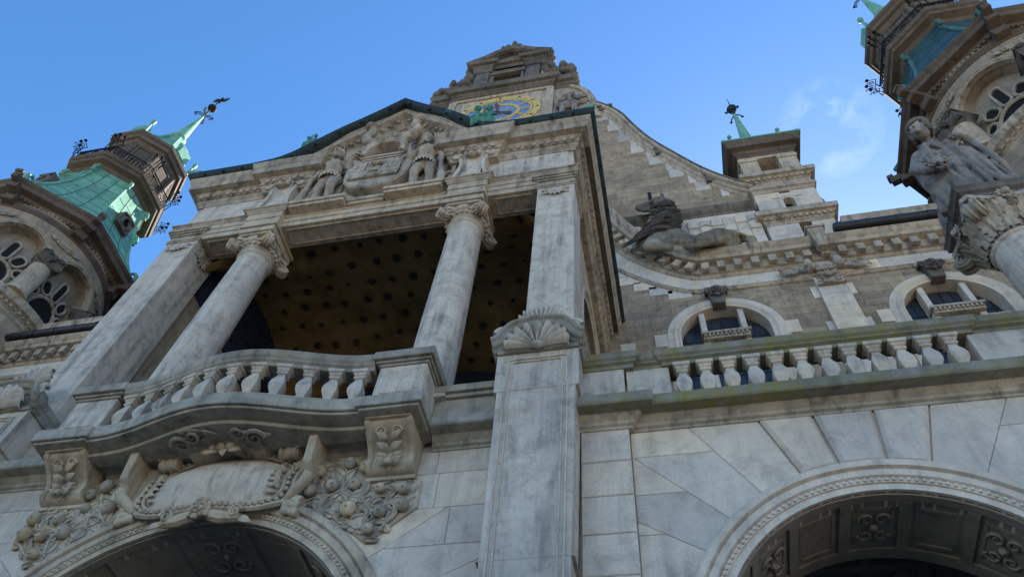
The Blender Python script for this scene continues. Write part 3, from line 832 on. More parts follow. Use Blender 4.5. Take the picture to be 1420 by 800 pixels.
# ---- pylons either side (tapering downwards), shell caps
def pylon(s):
    X = s*4.99; yf = -.60
    mb = MB(.5)
    def ring(z, hw, y): return [(X-hw, y, z), (X+hw, y, z), (X+hw, .1, z), (X-hw, .1, z)]
    lv = [(0, .60, yf-.05), (1.2, .60, yf-.05), (1.21, .545, yf), (7.42, .555, yf), (10.45, .605, yf), (10.46, .655, yf-.012), (11.34, .66, yf-.012)]
    vs = []; fs = []
    for z, hw, y in lv: vs += ring(z, hw, y)
    for i in range(len(lv)-1):
        for k in range(4): fs.append((i*4+k, i*4+(k+1) % 4, i*4+4+(k+1) % 4, i*4+4+k))
    fs += [(0, 1, 2, 3), tuple(range(len(vs)-4, len(vs)))]
    mb.add(vs, fs)
    ob = mb.build('pylon', M_pil, P, sharp=20)
    mb = MB(.55)
    # sunk panel edge as a raised double fillet with shouldered head
    def fil(d, r):
        w = lambda z: .555+(z-7.42)*.0165
        zt = 11.18-d
        pth = [(X-w(7.5)+.12+d, yf-.012, 1.5), (X-w(10.4)+.12+d, yf-.012, 10.50-d*.5), (X-.47+d, yf-.02, 10.52-d*.5), (X-.47+d, yf-.02, zt), (X+.47-d, yf-.02, zt), (X+.47-d, yf-.02, 10.52-d*.5), (X+w(10.4)-.12-d, yf-.012, 10.50-d*.5), (X+w(7.5)-.12-d, yf-.012, 1.5)]
        mb.sweep(pth, [(-r, -.02), (-r, .012), (0, .022), (r, .012), (r, -.02)], (0, -1, 0))
    fil(0, .014); fil(.075, .011)
    mb.box(X-.60, X+.60, yf-.002, 0, 7.405, 7.418, .1)
    mb.build('panel_moulding', M_pil, ob)
    # cap: moulding that rises in an arch over a scallop
    mb = MB(.35)
    top = [(-.76, 11.56), (-.70, 11.58), (-.62, 11.66), (-.50, 11.86), (-.36, 11.98), (0, 12.04), (.36, 11.98), (.50, 11.86), (.62, 11.66), (.70, 11.58), (.76, 11.56)]
    cur = interp(top, 4)
    mb.sweep([(X+a, yf, b) for a, b in cur], [(-.16, -.2), (-.16, .02), (-.10, .06), (-.08, .12), (0, .15), (.03, .20), (.08, .20), (.08, -.2)], (0, -1, 0), flip=True)
    mb.poly([(X+a, b-.02) for a, b in cur]+[(X+.70, 11.34), (X-.70, 11.34)], yf+.02, .1, 'xz')
    for k in (-1, 1):  # returns along both sides
        q = [(X+k*.66, yf, 0), (X+k*.66, .12, 0)]
        mb.sweep(q if k < 0 else q[::-1], [(-.2, 11.40), (.02, 11.40), (.04, 11.46), (.10, 11.50), (.12, 11.56), (.12, 11.64), (-.2, 11.64)], (0, 0, 1), flip=(True))
    mb.box(X-.66, X+.66, yf-.06, .1, 11.33, 11.42)
    cap = mb.build('shell_cap', M_slab, ob, bevel=.006)
    mb = MB(.5)
    shell(mb, (X, yf-.05, 11.36), .50, .50, (1, 0, 0), (0, 0, 1), (0, -1, 0), 9, -1.62, 1.62, .16)
    shell(mb, (X, yf+.10, 12.06), .42, .66, (1, 0, 0), (0, .12, 1), (0, -1, 0), 9, -1.15, 1.15, .13)
    for k in (-1, 1): mb.spiral((X+k*.60, yf-.08, 11.86), (k, 0, 0), (0, 0, 1), .13, 1.8, .05)
    mb.blob((X, yf-.14, 11.37), (.10, .08, .06), 8)
    mb.build('scallop', M_pil, ob)
pylon(1); pylon(-1)

# ---- loggia: corner piers, columns, beam, frieze, cornice
for s in (-1, 1):
    mb = MB(.5)
    a, b = sorted((s*4.56, s*5.47))
    mb.box(a, b, 0, .95, ST, 18.72)
    mb.box(a-.05, b+.05, -.05, 1.0, ST, 11.6)
    pier = mb.build('corner_pier', M_pil, P, bevel=.015)
    mb = MB(.5)
    for k, (e, z0, z1) in enumerate(((.03, 18.66, 18.72), (.05, 18.72, 18.80), (.02, 18.80, 18.98), (.06, 18.98, 19.05), (.10, 19.05, 19.12), (.14, 19.12, 19.24))):
        mb.box(a-e, b+e, -e, .95+e, z0, z1)
    mb.build('pier_capital', M_trim, pier, bevel=.01)
    # palmettes on the front and inner faces
    for (c, ex, ey) in (((s*5.015, -.005, 18.36), (1, 0, 0), (0, -1, 0)), ((s*4.555, .47, 18.34), (0, 1, 0), (-s, 0, 0))):
        c, ex, ey = V(c), V(ex), V(ey); mb = MB(.45)
        for i in range(7):
            t = -1.4+2.8*i/6; mb.leaf(c+V((0, 0, .02)), ex*sin(t)+V((0, 0, -cos(t)*.8))+ey*.15, ey, .26, .05, .15)
        mb.blob(c+ey*.03, .05, 8)
        for k in (-1, 1):
            mb.spiral(c+ex*(k*.22)+V((0, 0, .09))+ey*.02, ex*k, V((0, 0, 1)), .10, 1.5, .025)
            mb.leaf(c+ex*(k*.12), ex*k+V((0, 0, -.3)), ey, .24, .045, .15)
        mb.build('pier_ornament', M_pil, pier)

def column(x, y, z0, z1, r, name, parent, mat, carve=True):
    h = z1-z0; mb = MB(.5)
    pr = [(r*1.32, 0), (r*1.32, .10), (r*1.28, .12), (r*1.34, .19), (r*1.28, .26), (r*1.10, .30), (r*1.18, .36), (r*1.06, .42)]
    n = 14
    for i in range(n+1):
        t = i/n; pr.append((r*(1.0-.10*t**1.8), .46+(h-.62)*t))
    pr += [(r*.97, h-.14), (r*1.0, h-.10), (r*.97, h-.06), (r*.90, h-.04), (r*.9, h)]
    mb.lathe((x, y, z0), pr, 40)
    mb.box(x-r*1.4, x+r*1.4, y-r*1.4, y+r*1.4, z0-.25, z0)
    return mb.build(name, mat, parent, sharp=40)

for s in (-1, 1):
    X = s*2.76; Y = .42
    col_ = column(X, Y, 11.24, 17.78, .45, 'column', P, M_pil)
    mb = MB(.5)
    mb.box(X-.62, X+.62, -.08, 1.05, ST, 11.0)
    mb.build('column_pedestal', M_warm, col_)
    mb = MB(.45)
    # Ionic capital with four diagonal volutes
    mb.lathe((X, Y, 17.76), [(.41, 0), (.43, .06), (.50, .16), (.52, .22), (.46, .30)], 28)
    for i in range(24):
        a = 2*pi*i/24; mb.blob((X+.49*cos(a), Y+.49*sin(a), 17.93), (.05, .05, .075), 6)
    for sx in (-1, 1):
        for sy in (-1, 1):
            d = V((sx, sy, 0)).normalized(); t = V((-d.y, d.x, 0)); c = V((X, Y, 17.96))+d*.66
            mb.lathe(c-t*.09, [(.08, 0), (.165, .015), (.175, .05), (.14, .09), (.175, .13), (.165, .165), (.08, .18)], 18, t)
            for k in (-1, 1): mb.spiral(c+t*(k*.10), d*1.0, V((0, 0, -1)), .15, 2.2, .028)
            mb.tube([c+V((0, 0, .15)), V((X, Y, 18.13))+d*.42, V((X, Y, 18.1))+d*.2], [.07, .08, .06], 8)
    for k in range(4):
        a = pi/2*k; d = V((cos(a), sin(a), 0)); t = V((-d.y, d.x, 0)); c = V((X, Y, 18.08))+d*.5
        for j in range(7):
            q = -1.2+2.4*j/6; mb.leaf(c, t*sin(q)+V((0, 0, cos(q)*.9))+d*.2, d, .17, .04, .1)
        mb.tube([c+t*.12, c+t*.24+V((0, 0, -.1)), c+t*.38+V((0, 0, -.08))], .03, 6); mb.tube([c-t*.12, c-t*.24+V((0, 0, -.1)), c-t*.38+V((0, 0, -.08))], .03, 6)
    # abacus
    ab = []
    for k in range(4):
        a = pi/4+pi/2*k; ab += [(X+.70*cos(a-.09), Y+.70*sin(a-.09)), (X+.70*cos(a+.09), Y+.70*sin(a+.09)), (X+.44*cos(a+.5), Y+.44*sin(a+.5)), (X+.41*cos(a+pi/4), Y+.41*sin(a+pi/4)), (X+.44*cos(a+pi/2-.5), Y+.44*sin(a+pi/2-.5))]
    mb.poly(ab, 18.16, 18.28, 'xy')
    mb.build('capital', M_warm, col_)
    mb = MB(.5)
    for e, z0, z1 in ((.0, 18.28, 18.36), (.05, 18.36, 18.56), (.02, 18.56, 18.62), (.08, 18.62, 18.74)):
        mb.box(X-.44-e, X+.44+e, -.12-e, .92+e, z0, z1)
    mb.build('impost_block', M_warm, col_, bevel=.01)

# beam over the columns with stepped fascias
mb = MB(.5)
mb.box(-4.57, 4.57, .0, .66, 18.72, 19.4)
mb.box(-4.57, 4.57, -.03, .30, 18.93, 19.4); mb.box(-4.57, 4.57, -.055, .2, 19.14, 19.4)
for s in (-1, 1):
    a, b = sorted((s*2.28, s*3.26)); mb.box(a, b, -.17, .2, 18.745, 19.4); mb.box(a-.02, b+.02, -.20, .2, 19.0, 19.4)
    a, b = sorted((s*4.50, s*5.49)); mb.box(a, b, -.02, .66, 19.24, 19.4)
    # soffit coffers
    a, b = sorted((s*3.45, s*4.40))
    for (x0, x1, y0, y1) in ((a, b, .10, .14), (a, b, .52, .56), (a, a+.04, .14, .52), (b-.04, b, .14, .52)): mb.box(x0, x1, y0, y1, 18.69, 18.73)
for (x0, x1, y0, y1) in ((-2.1, 2.1, .10, .14), (-2.1, 2.1, .52, .56), (-2.1, -2.06, .14, .52), (2.06, 2.1, .14, .52)): mb.box(x0, x1, y0, y1, 18.69, 18.73)
mb.build('architrave', M_warm, P, bevel=.008)
# architrave cap moulding, whole front and sides
mb = MB(.5)
AC = [(-.3, 19.28), (.05, 19.28), (.06, 19.33), (.10, 19.36), (.12, 19.40), (.16, 19.42), (.16, 19.47), (-.3, 19.47)]
for s in (-1, 1):
    p = [(s*5.47, 6.6, 0), (s*5.47, 0, 0), (s*3.28, 0, 0), (s*3.28, -.17, 0), (s*2.26, -.17, 0), (s*2.26, -.02, 0), (0, -.02, 0)]
    mb.sweep(p if s < 0 else p[::-1], AC, (0, 0, 1))
mb.build('architrave_moulding', M_trim, P)
# side walls with arched openings
for s in (-1, 1):
    mb = MB(.5)
    hole = [(1.75, 11.0)]+arc(3.65, 15.7, 1.9, pi, 0, 28)+[(5.55, 11.0)]
    mb.holed([(.9, ST), (6.6, ST), (6.6, 19.45), (.9, 19.45)], [hole], lambda u, v, d: (s*d, u, v), 5.36, 4.8)
    mb.holed([(.9, ST), (6.6, ST), (6.6, 19.45), (.9, 19.45)], [hole], lambda u, v, d: (s*d, u, v), 4.75, 4.8)
    pa = [(s*5.36, 1.75, 11.0)]+[(s*5.36, a, b) for a, b in arc(3.65, 15.7, 1.9, pi, 0, 28)]+[(s*5.36, 5.55, 11.0)]
    mb.sweep(pa, [(0, -.1), (0, .03), (.12, .05), (.16, .09), (.26, .10), (.30, .06), (.30, -.1)], (s, 0, 0), flip=(s > 0))
    mb.build('side_wall', M_warm, P)
# frieze
mb = MB(.5)
mb.box(-5.44, 5.44, .02, .5, 19.45, 20.75); 
for s in (-1, 1):
    a, b = sorted((s*5.44, s*4.9)); mb.box(a, b, .5, 6.6, 19.45, 20.75)
    mb.cbox(min(s*3.42, s*5.30), max(s*3.42, s*5.30), -.02, .1, 19.54, 20.70, .02)
mb.build('frieze', M_pil, P)
CP = [(-.3, 20.70), (.03, 20.70), (.05, 20.80), (.11, 20.86), (.12, 20.96), (.16, 20.97), (.16, 21.16), (.20, 21.19), (.24, 21.26), (.41, 21.29), (.43, 21.56), (.47, 21.60), (.51, 21.74), (.52, 21.82), (-.3, 21.82)]
mb = MB(.45)
for s in (-1, 1):
    p = [(s*5.47, 6.6, 0), (s*5.47, 0, 0), (s*3.38, 0, 0), (s*3.38, -.17, 0), (s*2.12, -.17, 0), (s*2.12, .15, 0)]
    mb.sweep(p if s < 0 else p[::-1], CP, (0, 0, 1))
    x = 3.5
    while x < 5.55: mb.box(min(s*x, s*(x+.11)), max(s*x, s*(x+.11)), -.225, -.15, 20.985, 21.14, .6); x += .21
    x = 2.2
    while x < 3.4: mb.box(min(s*x, s*(x+.11)), max(s*x, s*(x+.11)), -.395, -.32, 20.985, 21.14, .6); x += .21
    y = .05
    while y < 6.5: mb.box(*sorted((s*5.62, s*5.70)), y, y+.11, 20.985, 21.14, .5); y += .21
mb.build('cornice', M_trim, P)
# darker brown strip under the eave along the sides
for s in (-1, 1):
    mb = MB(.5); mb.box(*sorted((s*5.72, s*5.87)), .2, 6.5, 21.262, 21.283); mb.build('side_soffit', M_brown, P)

# ---- ogee pediment
TP = [(0, 25.45), (.5, 24.86), (1.05, 24.28), (1.5, 23.84), (1.9, 23.38), (2.3, 22.86), (2.7, 22.36), (3.1, 22.05), (3.5, 21.92), (3.95, 21.86)]
half = interp(TP, 5)
OG = [(-a, b) for a, b in half[::-1]][:-1]+half
mb = MB(.5)
low = [(a, b-.62) for a, b in OG if abs(a) <= 3.36]
mb.sweep([(a, 0.02, b) for a, b in low], [(-.10, -.3), (-.10, .02), (-.04, .06), (0, .12), (.04, .13), (.06, .17), (.14, .17), (.16, .22), (.20, .38), (.36, .40), (.40, .46), (.50, .50), (.54, .50), (.54, -.3)], (0, -1, 0), flip=True)
acc = 0
for (a, b), (c, d) in zip(low, low[1:]):
    l = sqrt((c-a)**2+(d-b)**2); acc += l
    if acc > .24:
        acc = 0; m = ((a+c)/2, (b+d)/2); t = V((c-a, 0, d-b)).normalized(); nn = V((-t.z, 0, t.x))
        mb.obox(V((m[0], -.19, m[1]))+nn*.09, t*.055, (0, .035, 0), nn*.055)
mb.build('raking_cornice', M_trim, P)
mb = MB(.45)
mb.poly([(-3.3, 19.45)]+[(a, b-.3) for a, b in OG if abs(a) < 3.3]+[(3.3, 19.45)], .06, .5, 'xz')
mb.build('tympanum', M_relief, P)
# figure ledge
mb = MB(.5)
for s in (-1, 1):
    a, b = sorted((s*.52, s*2.12)); mb.box(a, b, -.36, .1, 19.32, 19.46); mb.box(a+.03, b-.03, -.31, .1, 19.2, 19.32)
mb.box(-.52, .52, -.18, .1, 19.32, 19.46); mb.box(-.5, .5, -.14, .1, 19.2, 19.32)
mb.build('figure_ledge', M_warm, P, bevel=.012)
# brackets with lion heads under the cornice breaks
for s in (-1, 1):
    X = s*2.76
    mb = MB(.5)
    mb.poly([(.02, 19.47), (-.22, 19.47), (-.20, 19.6), (-.16, 20.2), (-.24, 20.7), (-.32, 20.95), (.02, 20.95)], X-.27, X+.27, 'yz')
    for k in (-1, 1):
        sl = interp([(X+k*.48, 19.47), (X+k*.36, 19.95), (X+k*.30, 20.4), (X+k*.36, 20.75), (X+k*.44, 20.98)], 4)
        mb.sweep([(a, -.16, b) for a, b in sl], [(-.05, -.2), (-.05, .08), (.05, .08), (.05, -.2)], (0, -1, 0))
        mb.spiral((X+k*.46, -.26, 20.86), (-k, 0, 0), (0, 0, 1), .13, 1.6, .05)
    mb.box(X-.50, X+.50, -.24, .05, 19.47, 19.53)
    for i in range(9): mb.box(X-.44+i*.1, X-.38+i*.1, -.262, -.2, 19.48, 19.525, .7)
    br = mb.build('console_bracket', M_pil, P)
    mb = MB(.45); mask(mb, (X, -.34, 20.86), .42)
    mb.build('lion_head', M_relief, br)

def sq(m):
    for v in m.v: v.z = 19.46+(v.z-19.46)*.83
# ---- coat of arms: shield with towers and gate, helmet, horns, mantling
mb = MB(.5)
sh = interp([(-.95, 22.1), (-.98, 21.4), (-.85, 20.5), (-.5, 20.05), (0, 19.85), (.5, 20.05), (.85, 20.5), (.98, 21.4), (.95, 22.1)], 4)
mb.poly(sh, -.30, .06, 'xz', .05)
sq(mb); arms = mb.build('shield', M_relief, P)
mb = MB(.5)
def crenel(x0, x1, z0, z1, y):
    mb.box(x0, x1, y, -.24, z0, z1)
    k = 3; w_ = (x1-x0)/(2*k-1)
    for i in range(k): mb.box(x0+2*i*w_, x0+(2*i+1)*w_, y, -.24, z1, z1+.14)
crenel(-.72, .72, 20.45, 21.0, -.36)
crenel(-.72, -.34, 21.0, 21.62, -.37); crenel(.34, .72, 21.0, 21.62, -.37)
for x in (-.6, -.46, .46, .6): mb.box(x-.025, x+.025, -.385, -.36, 21.2, 21.42)
crenel(-.3, .3, 21.0, 21.2, -.34)
mb.sweep([(-.2, -.36, 20.46)]+[(a, -.36, b) for a, b in arc(0, 20.66, .2, pi, 0, 10)]+[(.2, -.36, 20.46)], [(-.03, -.05), (-.03, .05), (.03, .05), (.03, -.05)], (0, -1, 0), flip=True)
for i in range(4): mb.box(-.13+i*.08, -.1+i*.08, -.385, -.3, 20.46, 20.8)
for z in (20.56, 20.68): mb.box(-.18, .18, -.38, -.3, z, z+.025)
for j in range(2):
    for i in range(5): mb.box(-.68+i*.29, -.44+i*.29, -.372, -.3, 20.49+j*.2, 20.66+j*.2) if i != 2 else None
# little lion over the gate
mb.blob((0, -.36, 21.46), (.16, .09, .08), 8); mb.blob((-.15, -.38, 21.56), .07, 8); mb.tube([(.15, -.36, 21.48), (.24, -.36, 21.6), (.2, -.36, 21.7)], .025, 6)
sq(mb); mb.build('castle_relief', M_relief, arms)
mb = MB(.5)
# helmet: open arched hood with a twisted band over it, standing on a small collar
hood = [(a, 0, b) for a, b in [(-.52, 22.15)]+arc(0, 22.55, .52, pi, 0, 22, .56)+[(.52, 22.15)]]
mb.sweep(hood, [(-.02, -.15), (-.02, .44), (.05, .50), (.13, .46), (.18, .34), (.18, -.15)], (0, -1, 0), flip=True)
for i in range(22):
    a = pi*(i/21); mb.blob((.64*cos(a), -.40, 22.58+.66*sin(a)), (.075, .12, .085), 10)
mb.box(-.66, .66, -.38, .05, 22.05, 22.18); mb.box(-.58, .58, -.34, .05, 21.95, 22.05)
# horns
for s in (-1, 1):
    mb.tube([(s*.30, -.30, 23.30), (s*.55, -.34, 23.45), (s*.78, -.38, 23.75), (s*.80, -.40, 24.1), (s*.66, -.42, 24.4), (s*.74, -.46, 24.66)], [.14, .17, .17, .14, .12, .16], 10)
    mb.lathe((s*.75, -.46, 24.60), [(.15, 0), (.20, .1), (.17, .16), (.08, .14)], 12, (s*.2, -.5, 1))
# trefoil between the horns
for x, z in ((0, 24.0), (-.17, 23.75), (.17, 23.75)): mb.blob((x, -.38, z), (.15, .09, .17), 10)
mb.tube([(0, -.36, 23.3), (0, -.38, 23.7)], .07, 8)
# mantling
R = random.Random(3)
for s in (-1, 1):
    for i in range(15):
        t = i/14
        c = V((s*(.78+.30*sin(t*5)), -.10, 23.1-1.5*t)); mb.leaf(c, (s*(.8-.5*t), -.25, .4*sin(t*9)), (0, -1, .2), .42, .13, .25)
    for i in range(6):
        t = i/5; mb.leaf((s*(.55+.6*t), -.05, 23.35+.35*(1-t)), (s, -.2, .35-.6*t), (0, -1, 0), .5, .14, .22)
sq(mb); mb.build('crest_helmet', M_relief, arms)
# drapery behind the figures, foliage filling the field
mb = MB(.45)
for s in (-1, 1):
    for i in range(22):
        mb.leaf((s*R.uniform(1.9, 2.3), .02, R.uniform(19.6, 21.0)), (s*R.uniform(-1, 1), -.2, R.uniform(-1, 1)), (0, -1, 0), .26, .09, .2)
    for i in range(5):
        mb.tube([(s*(1.0+i*.10), .0, 19.5), (s*(1.05+i*.10), -.04, 20.6), (s*(.98+i*.12), .0, 21.6)], .05, 6)
mb.build('background_foliage', M_relief, P)

# ---- roof over the portico: copper sheet with dark gutter lips and gargoyles
mb = MB(.5)
mb.poly([(-5.95, 21.83)]+[(a, b+.0) for a, b in OG]+[(5.95, 21.83), (5.95, 21.95), (3.6, 22.5)]+[(0, 26.0)]+[(-3.6, 22.5), (-5.95, 21.95)], .3, 6.6, 'xz') if False else None
shp = [(-5.95, 21.84), (-5.95, 21.96)]+[(a, b+.06) for a, b in OG]+[(5.95, 21.96), (5.95, 21.84)]
mb.poly(shp, .48, 6.6, 'xz')
mb.build('roof', M_cdark, P)
mb = MB(.5)
mb.sweep([(a, 0.0, b-.05) for a, b in OG], [(0, .2), (0, .54), (.04, .62), (.10, .66), (.17, .66), (.21, .61), (.21, .2)], (0, -1, 0), flip=True)
for s in (-1, 1):
    p = [(s*5.47, 6.6, 0), (s*5.47, 0, 0), (s*3.3, 0, 0)]
    mb.sweep(p if s < 0 else p[::-1], [(.36, 21.82), (.54, 21.82), (.61, 21.88), (.64, 21.98), (.62, 22.08), (.58, 22.12), (.36, 22.12)], (0, 0, 1))
    for k in range(9):
        yy = .3+k*.72; mb.box(*sorted((s*6.02, s*6.105)), yy, yy+.06, 21.83, 22.03, .9)
    for k in range(4):
        x = 3.7+k*.6; mb.box(*sorted((s*x, s*(x+.06))), -.63, -.55, 21.83, 22.03, .9)
for i in range(6, len(OG)-6, 7):
    a, b = OG[i]; c, d = OG[i+1]; t = V((c-a, 0, d-b)).normalized(); nn = V((-t.z, 0, t.x))
    mb.obox(V((a, -.6, b))+nn*.03, t*.03, (0, .04, 0), nn*.1, .9)
mb.build('roof_gutter', M_cdark, P)
for s in (-1, 1):
    mb = MB(.8)
    c = V((s*5.95, -.52, 22.12)); d = V((s*.75, -.66, 0)).normalized(); t = V((-d.y, d.x, 0))
    mb.limb(c-d*.45, .13, c+d*.02, .12); mb.blob(c+d*.08, (.13, .13, .11)); mb.limb(c+d*.08, .09, c+d*.24+V((0, 0, -.06)), .05)
    mb.limb(c+d*.08+V((0, 0, -.08)), .05, c+d*.2+V((0, 0, -.13)), .03)
    for k in (-1, 1):
        mb.limb(c+d*.02+t*(k*.08)+V((0, 0, .08)), .04, c-d*.1+t*(k*.14)+V((0, 0, .16)), .02); mb.blob(c-d*.2+t*(k*.11), (.12, .12, .11))
    mb.sculpt('gargoyle', M_green, P, .035, 2)

# ---- loggia vault and walls
mb = MB(.5)
a_, b_, yc, sp, H = 4.78, 2.97, 3.63, 17.3, 3.0
nx, ny = 48, 30; vs = []; fs = []
def vz(x, y):
    h1 = sqrt(max(0, 1-(x/a_)**2)); h2 = sqrt(max(0, 1-((y-yc)/b_)**2))
    return sp+H*max(h1, h2)
for j in range(ny+1):
    for i in range(nx+1):
        x = -a_+2*a_*i/nx; y = yc-b_+2*b_*j/ny; vs.append((x, y, vz(x, y)))
for j in range(ny):
    for i in range(nx): fs.append((j*(nx+1)+i, j*(nx+1)+i+1, (j+1)*(nx+1)+i+1, (j+1)*(nx+1)+i))
mb.add(vs, fs); mb.mi = 1
R = random.Random(8)
for i in range(-7, 8):
    for j in range(9):
        x = i*.66+(.33 if j % 2 else 0)+R.uniform(-.05, .05); y = .95+j*.64+R.uniform(-.05, .05)
        if abs(x) > 4.5: continue
        e = .02; z = vz(x, y)
        nrm = V(((vz(x+e, y)-vz(x-e, y))/(2*e), (vz(x, y+e)-vz(x, y-e))/(2*e), -1)).normalized()
        if nrm.z > -.25: continue
        t = nrm.cross(V((0, 1, 0))).normalized(); u = t.cross(nrm); c = V((x, y, z))+nrm*.03
        r = .078*R.uniform(.7, 1.4); k = R.choice((8, 10, 12)); vsx = []
        for q in range(2*k):
            rr = r*(1.75 if q % 2 else .85); an = pi*q/k; vsx.append(c+t*rr*cos(an)+u*rr*sin(an))
        mb.add(vsx+[c+nrm*.02], [(q, (q+1) % (2*k), 2*k) for q in range(2*k)])
mb.build('mosaic_vault', [M_mosaic, M_star], P)
mb = MB(.5)
mb.box(-4.78, 4.78, 6.58, 6.6, ST, 20.4)
for s in (-1, 1): mb.box(*sorted((s*4.70, s*4.74)), .95, 6.58, 17.7, 20.4)
mb.mi = 1
R = random.Random(5)
for i in range(26):
    x = -4.5+i*.36
    for z in (15.9, 16.5, 17.1):
        for k in (-1, 1): mb.spiral((x+k*.08, 6.57, z), (k, 0, 0), (0, 0, 1 if k > 0 else -1), .13, 1.4, .02, 4)
for s in (-1, 1):
    for i in range(60): mb.blob((s*4.69, R.uniform(1, 6.5), R.uniform(17.8, 20.2)), (.02, .05, .05), 5)
mb.build('loggia_back_wall', [M_bluemo, M_gold if False else M_iron], P)
mb = MB(.5); mb.box(-5.3, 5.3, .3, 6.6, ST-.15, ST); mb.build('loggia_floor', M_dkwall, P)

# ================================================================== statues in the pediment
def wild_man(s, label):
    X = s*1.38; base = V((X, -.10, 19.46)); k = .80
    mb = MB(.5)
    def p(x, y, z): return base+V((s*x, y-.12*max(0, z-1.4)-.04*z, z*(1 if z < 1.7 else 1)))*k
    ch = lambda *a: mb.chain([(p(*q[:3]), q[3]*k) for q in a], 12)
    # legs: weight on the outer leg, inner knee bent
    ch((.16, .0, 1.72, .24), (.27, -.10, .98, .165)); ch((.27, -.10, .98, .15), (.29, .0, .62, .17), (.30, .02, .14, .09)); ch((.30, .03, .10, .09), (.36, -.22, .05, .07))
    ch((-.16, .0, 1.72, .24), (-.24, -.22, 1.02, .165)); ch((-.24, -.22, 1.02, .15), (-.23, -.10, .64, .16), (-.22, -.04, .14, .09)); ch((-.22, -.03, .10, .09), (-.30, -.26, .05, .07))
    # trunk
    ch((0, 0, 1.72, .30), (0, -.02, 2.02, .27), (0, -.03, 2.36, .33), (0, -.02, 2.55, .30))
    for q in (-1, 1): mb.blob(p(q*.16, -.22, 2.44), (.18*k, .12*k, .13*k), 12)
    for i in range(3):
        for q in (-1, 1): mb.blob(p(q*.09, -.25, 2.22-.13*i), (.085*k, .06*k, .06*k), 8)
    ch((0, -.02, 2.62, .15), (0, -.06, 2.82, .13))
    # arms: outer on the club, inner resting on the shield
    ch((.36, -.02, 2.56, .17), (.56, -.02, 2.18, .125), (.60, -.14, 1.72, .085)); mb.blob(p(.61, -.18, 1.62), .1*k, 10)
    for i in range(4): ch((.56+.035*i, -.25, 1.66-.02*i, .032), (.60+.03*i, -.27, 1.56-.02*i, .03))
    ch((-.36, -.02, 2.56, .17), (-.58, -.02, 2.28, .12), (-.62, -.20, 2.52, .085)); mb.blob(p(-.62, -.24, 2.60), .09*k, 10)
    # club, head up on the ledge
    ch((.60, -.20, 1.75, .06), (.66, -.18, 1.2, .085), (.74, -.14, .55, .13), (.78, -.12, .10, .15))
    for i in range(7): mb.blob(p(.70+.02*sin(i*2.3)+.05*(i % 3-1), -.24, .15+.14*i), .045*k, 6)
    # head with beard and tousled hair, turned to the shield
    hc = (-.05, -.20, 3.08)
    mb.blob(p(*hc), (.19*k, .22*k, .25*k), 14); mb.blob(p(-.08, -.44, 3.05), (.045*k, .06*k, .09*k), 8)
    mb.blob(p(-.05, -.38, 3.17), (.15*k, .06*k, .04*k), 8)
    R = random.Random(20+s)
    for i in range(30):
        a = R.uniform(-2.6, 2.6); z = R.uniform(-.04, .24); mb.blob(p(hc[0]+.18*sin(a), hc[1]+.06+.17*cos(a)*(1 if z > .12 else .9), hc[2]+z), R.uniform(.05, .085)*k, 7)
    for i in range(16):
        a = R.uniform(-1.2, 1.2); z = R.uniform(-.34, -.10); mb.blob(p(hc[0]+.13*sin(a), hc[1]-.16*cos(a)+.02, hc[2]+z), R.uniform(.04, .065)*k, 7)
    body = mb.sculpt('statue', M_relief, None, .022, 1, loc=base)
    tag(body, label, 'statue', 'wild man statues in the pediment')
    lf = MB(.4)
    for j in range(2):
        for i in range(20):
            a = 2*pi*i/20+j*.15
            lf.leaf(p(.30*sin(a), -.28*cos(a), 1.90-.10*j), (sin(a)*.25*s, -cos(a)*.25, -1), (sin(a)*s, -cos(a), .25), .34*k, .08*k, .2)
    for i in range(14):
        a = 2*pi*i/14; lf.leaf(p(.14*sin(a)+hc[0], -.15*cos(a)+hc[1], 3.24), (sin(a)*s, -cos(a), .1), (0, -.4, 1), .10, .05, .3)
    lf.build('leaf_girdle', M_relief, body)
wild_man(-1, 'bearded stone wild man with a club standing left of the carved shield')
wild_man(1, 'bearded stone wild man with a club standing right of the carved shield')

# copper figures seated on the foot of the ogee roof
def copper_pair(s, label):
    base = V((s*2.95, -.50, 22.50)); mb = MB(.8); kk = .80 if s > 0 else .5
    if s < 0: base = V((-2.58, -.50, 23.05))
    p = lambda x, y, z: base+V((s*x, y-.35*z, z))*kk
    ch = lambda *a: mb.chain([(p(*q[:3]), q[3]*kk) for q in a], 10)
    for o, h in ((-.24, .0), (.20, -.08)):
        ch((o, .0, .10+h, .16), (o-.03, -.02, .42+h, .15)); mb.blob(p(o-.02, -.06, .72+h), (.115*kk, .13*kk, .14*kk), 10); ch((o, -.02, .5+h, .07), (o-.02, -.04, .64+h, .06))
        mb.blob(p(o-.02, -.20, .70+h), (.03*kk, .035*kk, .04*kk), 6)
        for i in range(9):
            a = i*.7; mb.blob(p(o-.02+.10*sin(a), -.03+.08*cos(a), .81+h+.02*sin(i*3)), .05*kk, 6)
        ch((o-.08, -.08, .08+h, .10), (o-.16, -.26, -.02+h, .085), (o-.18, -.26, -.34+h, .055)); ch((o+.08, -.08, .08+h, .10), (o+.16, -.24, -.04+h, .085), (o+.20, -.22, -.32+h, .055))
        ch((o-.15, -.02, .46+h, .07), (o-.27, -.10, .26+h, .055), (o-.14, -.22, .18+h, .045)); ch((o+.13, -.02, .46+h, .07), (o+.22, -.12, .30+h, .055), (o+.10, -.22, .20+h, .045))
        ch((o+.0, -.16, .24+h, .08), (o, -.10, -.1+h, .16))
    ch((-.02, .0, .5, .05), (-.02, -.02, .92, .03))
    ob = mb.sculpt('roof_figures', M_fig, None, .02, 1, loc=base)
    tag(ob, label, 'sculpture', 'green copper figures on the roof edge')
copper_pair(1, 'pair of small green copper figures on the roof edge in front of the clock')
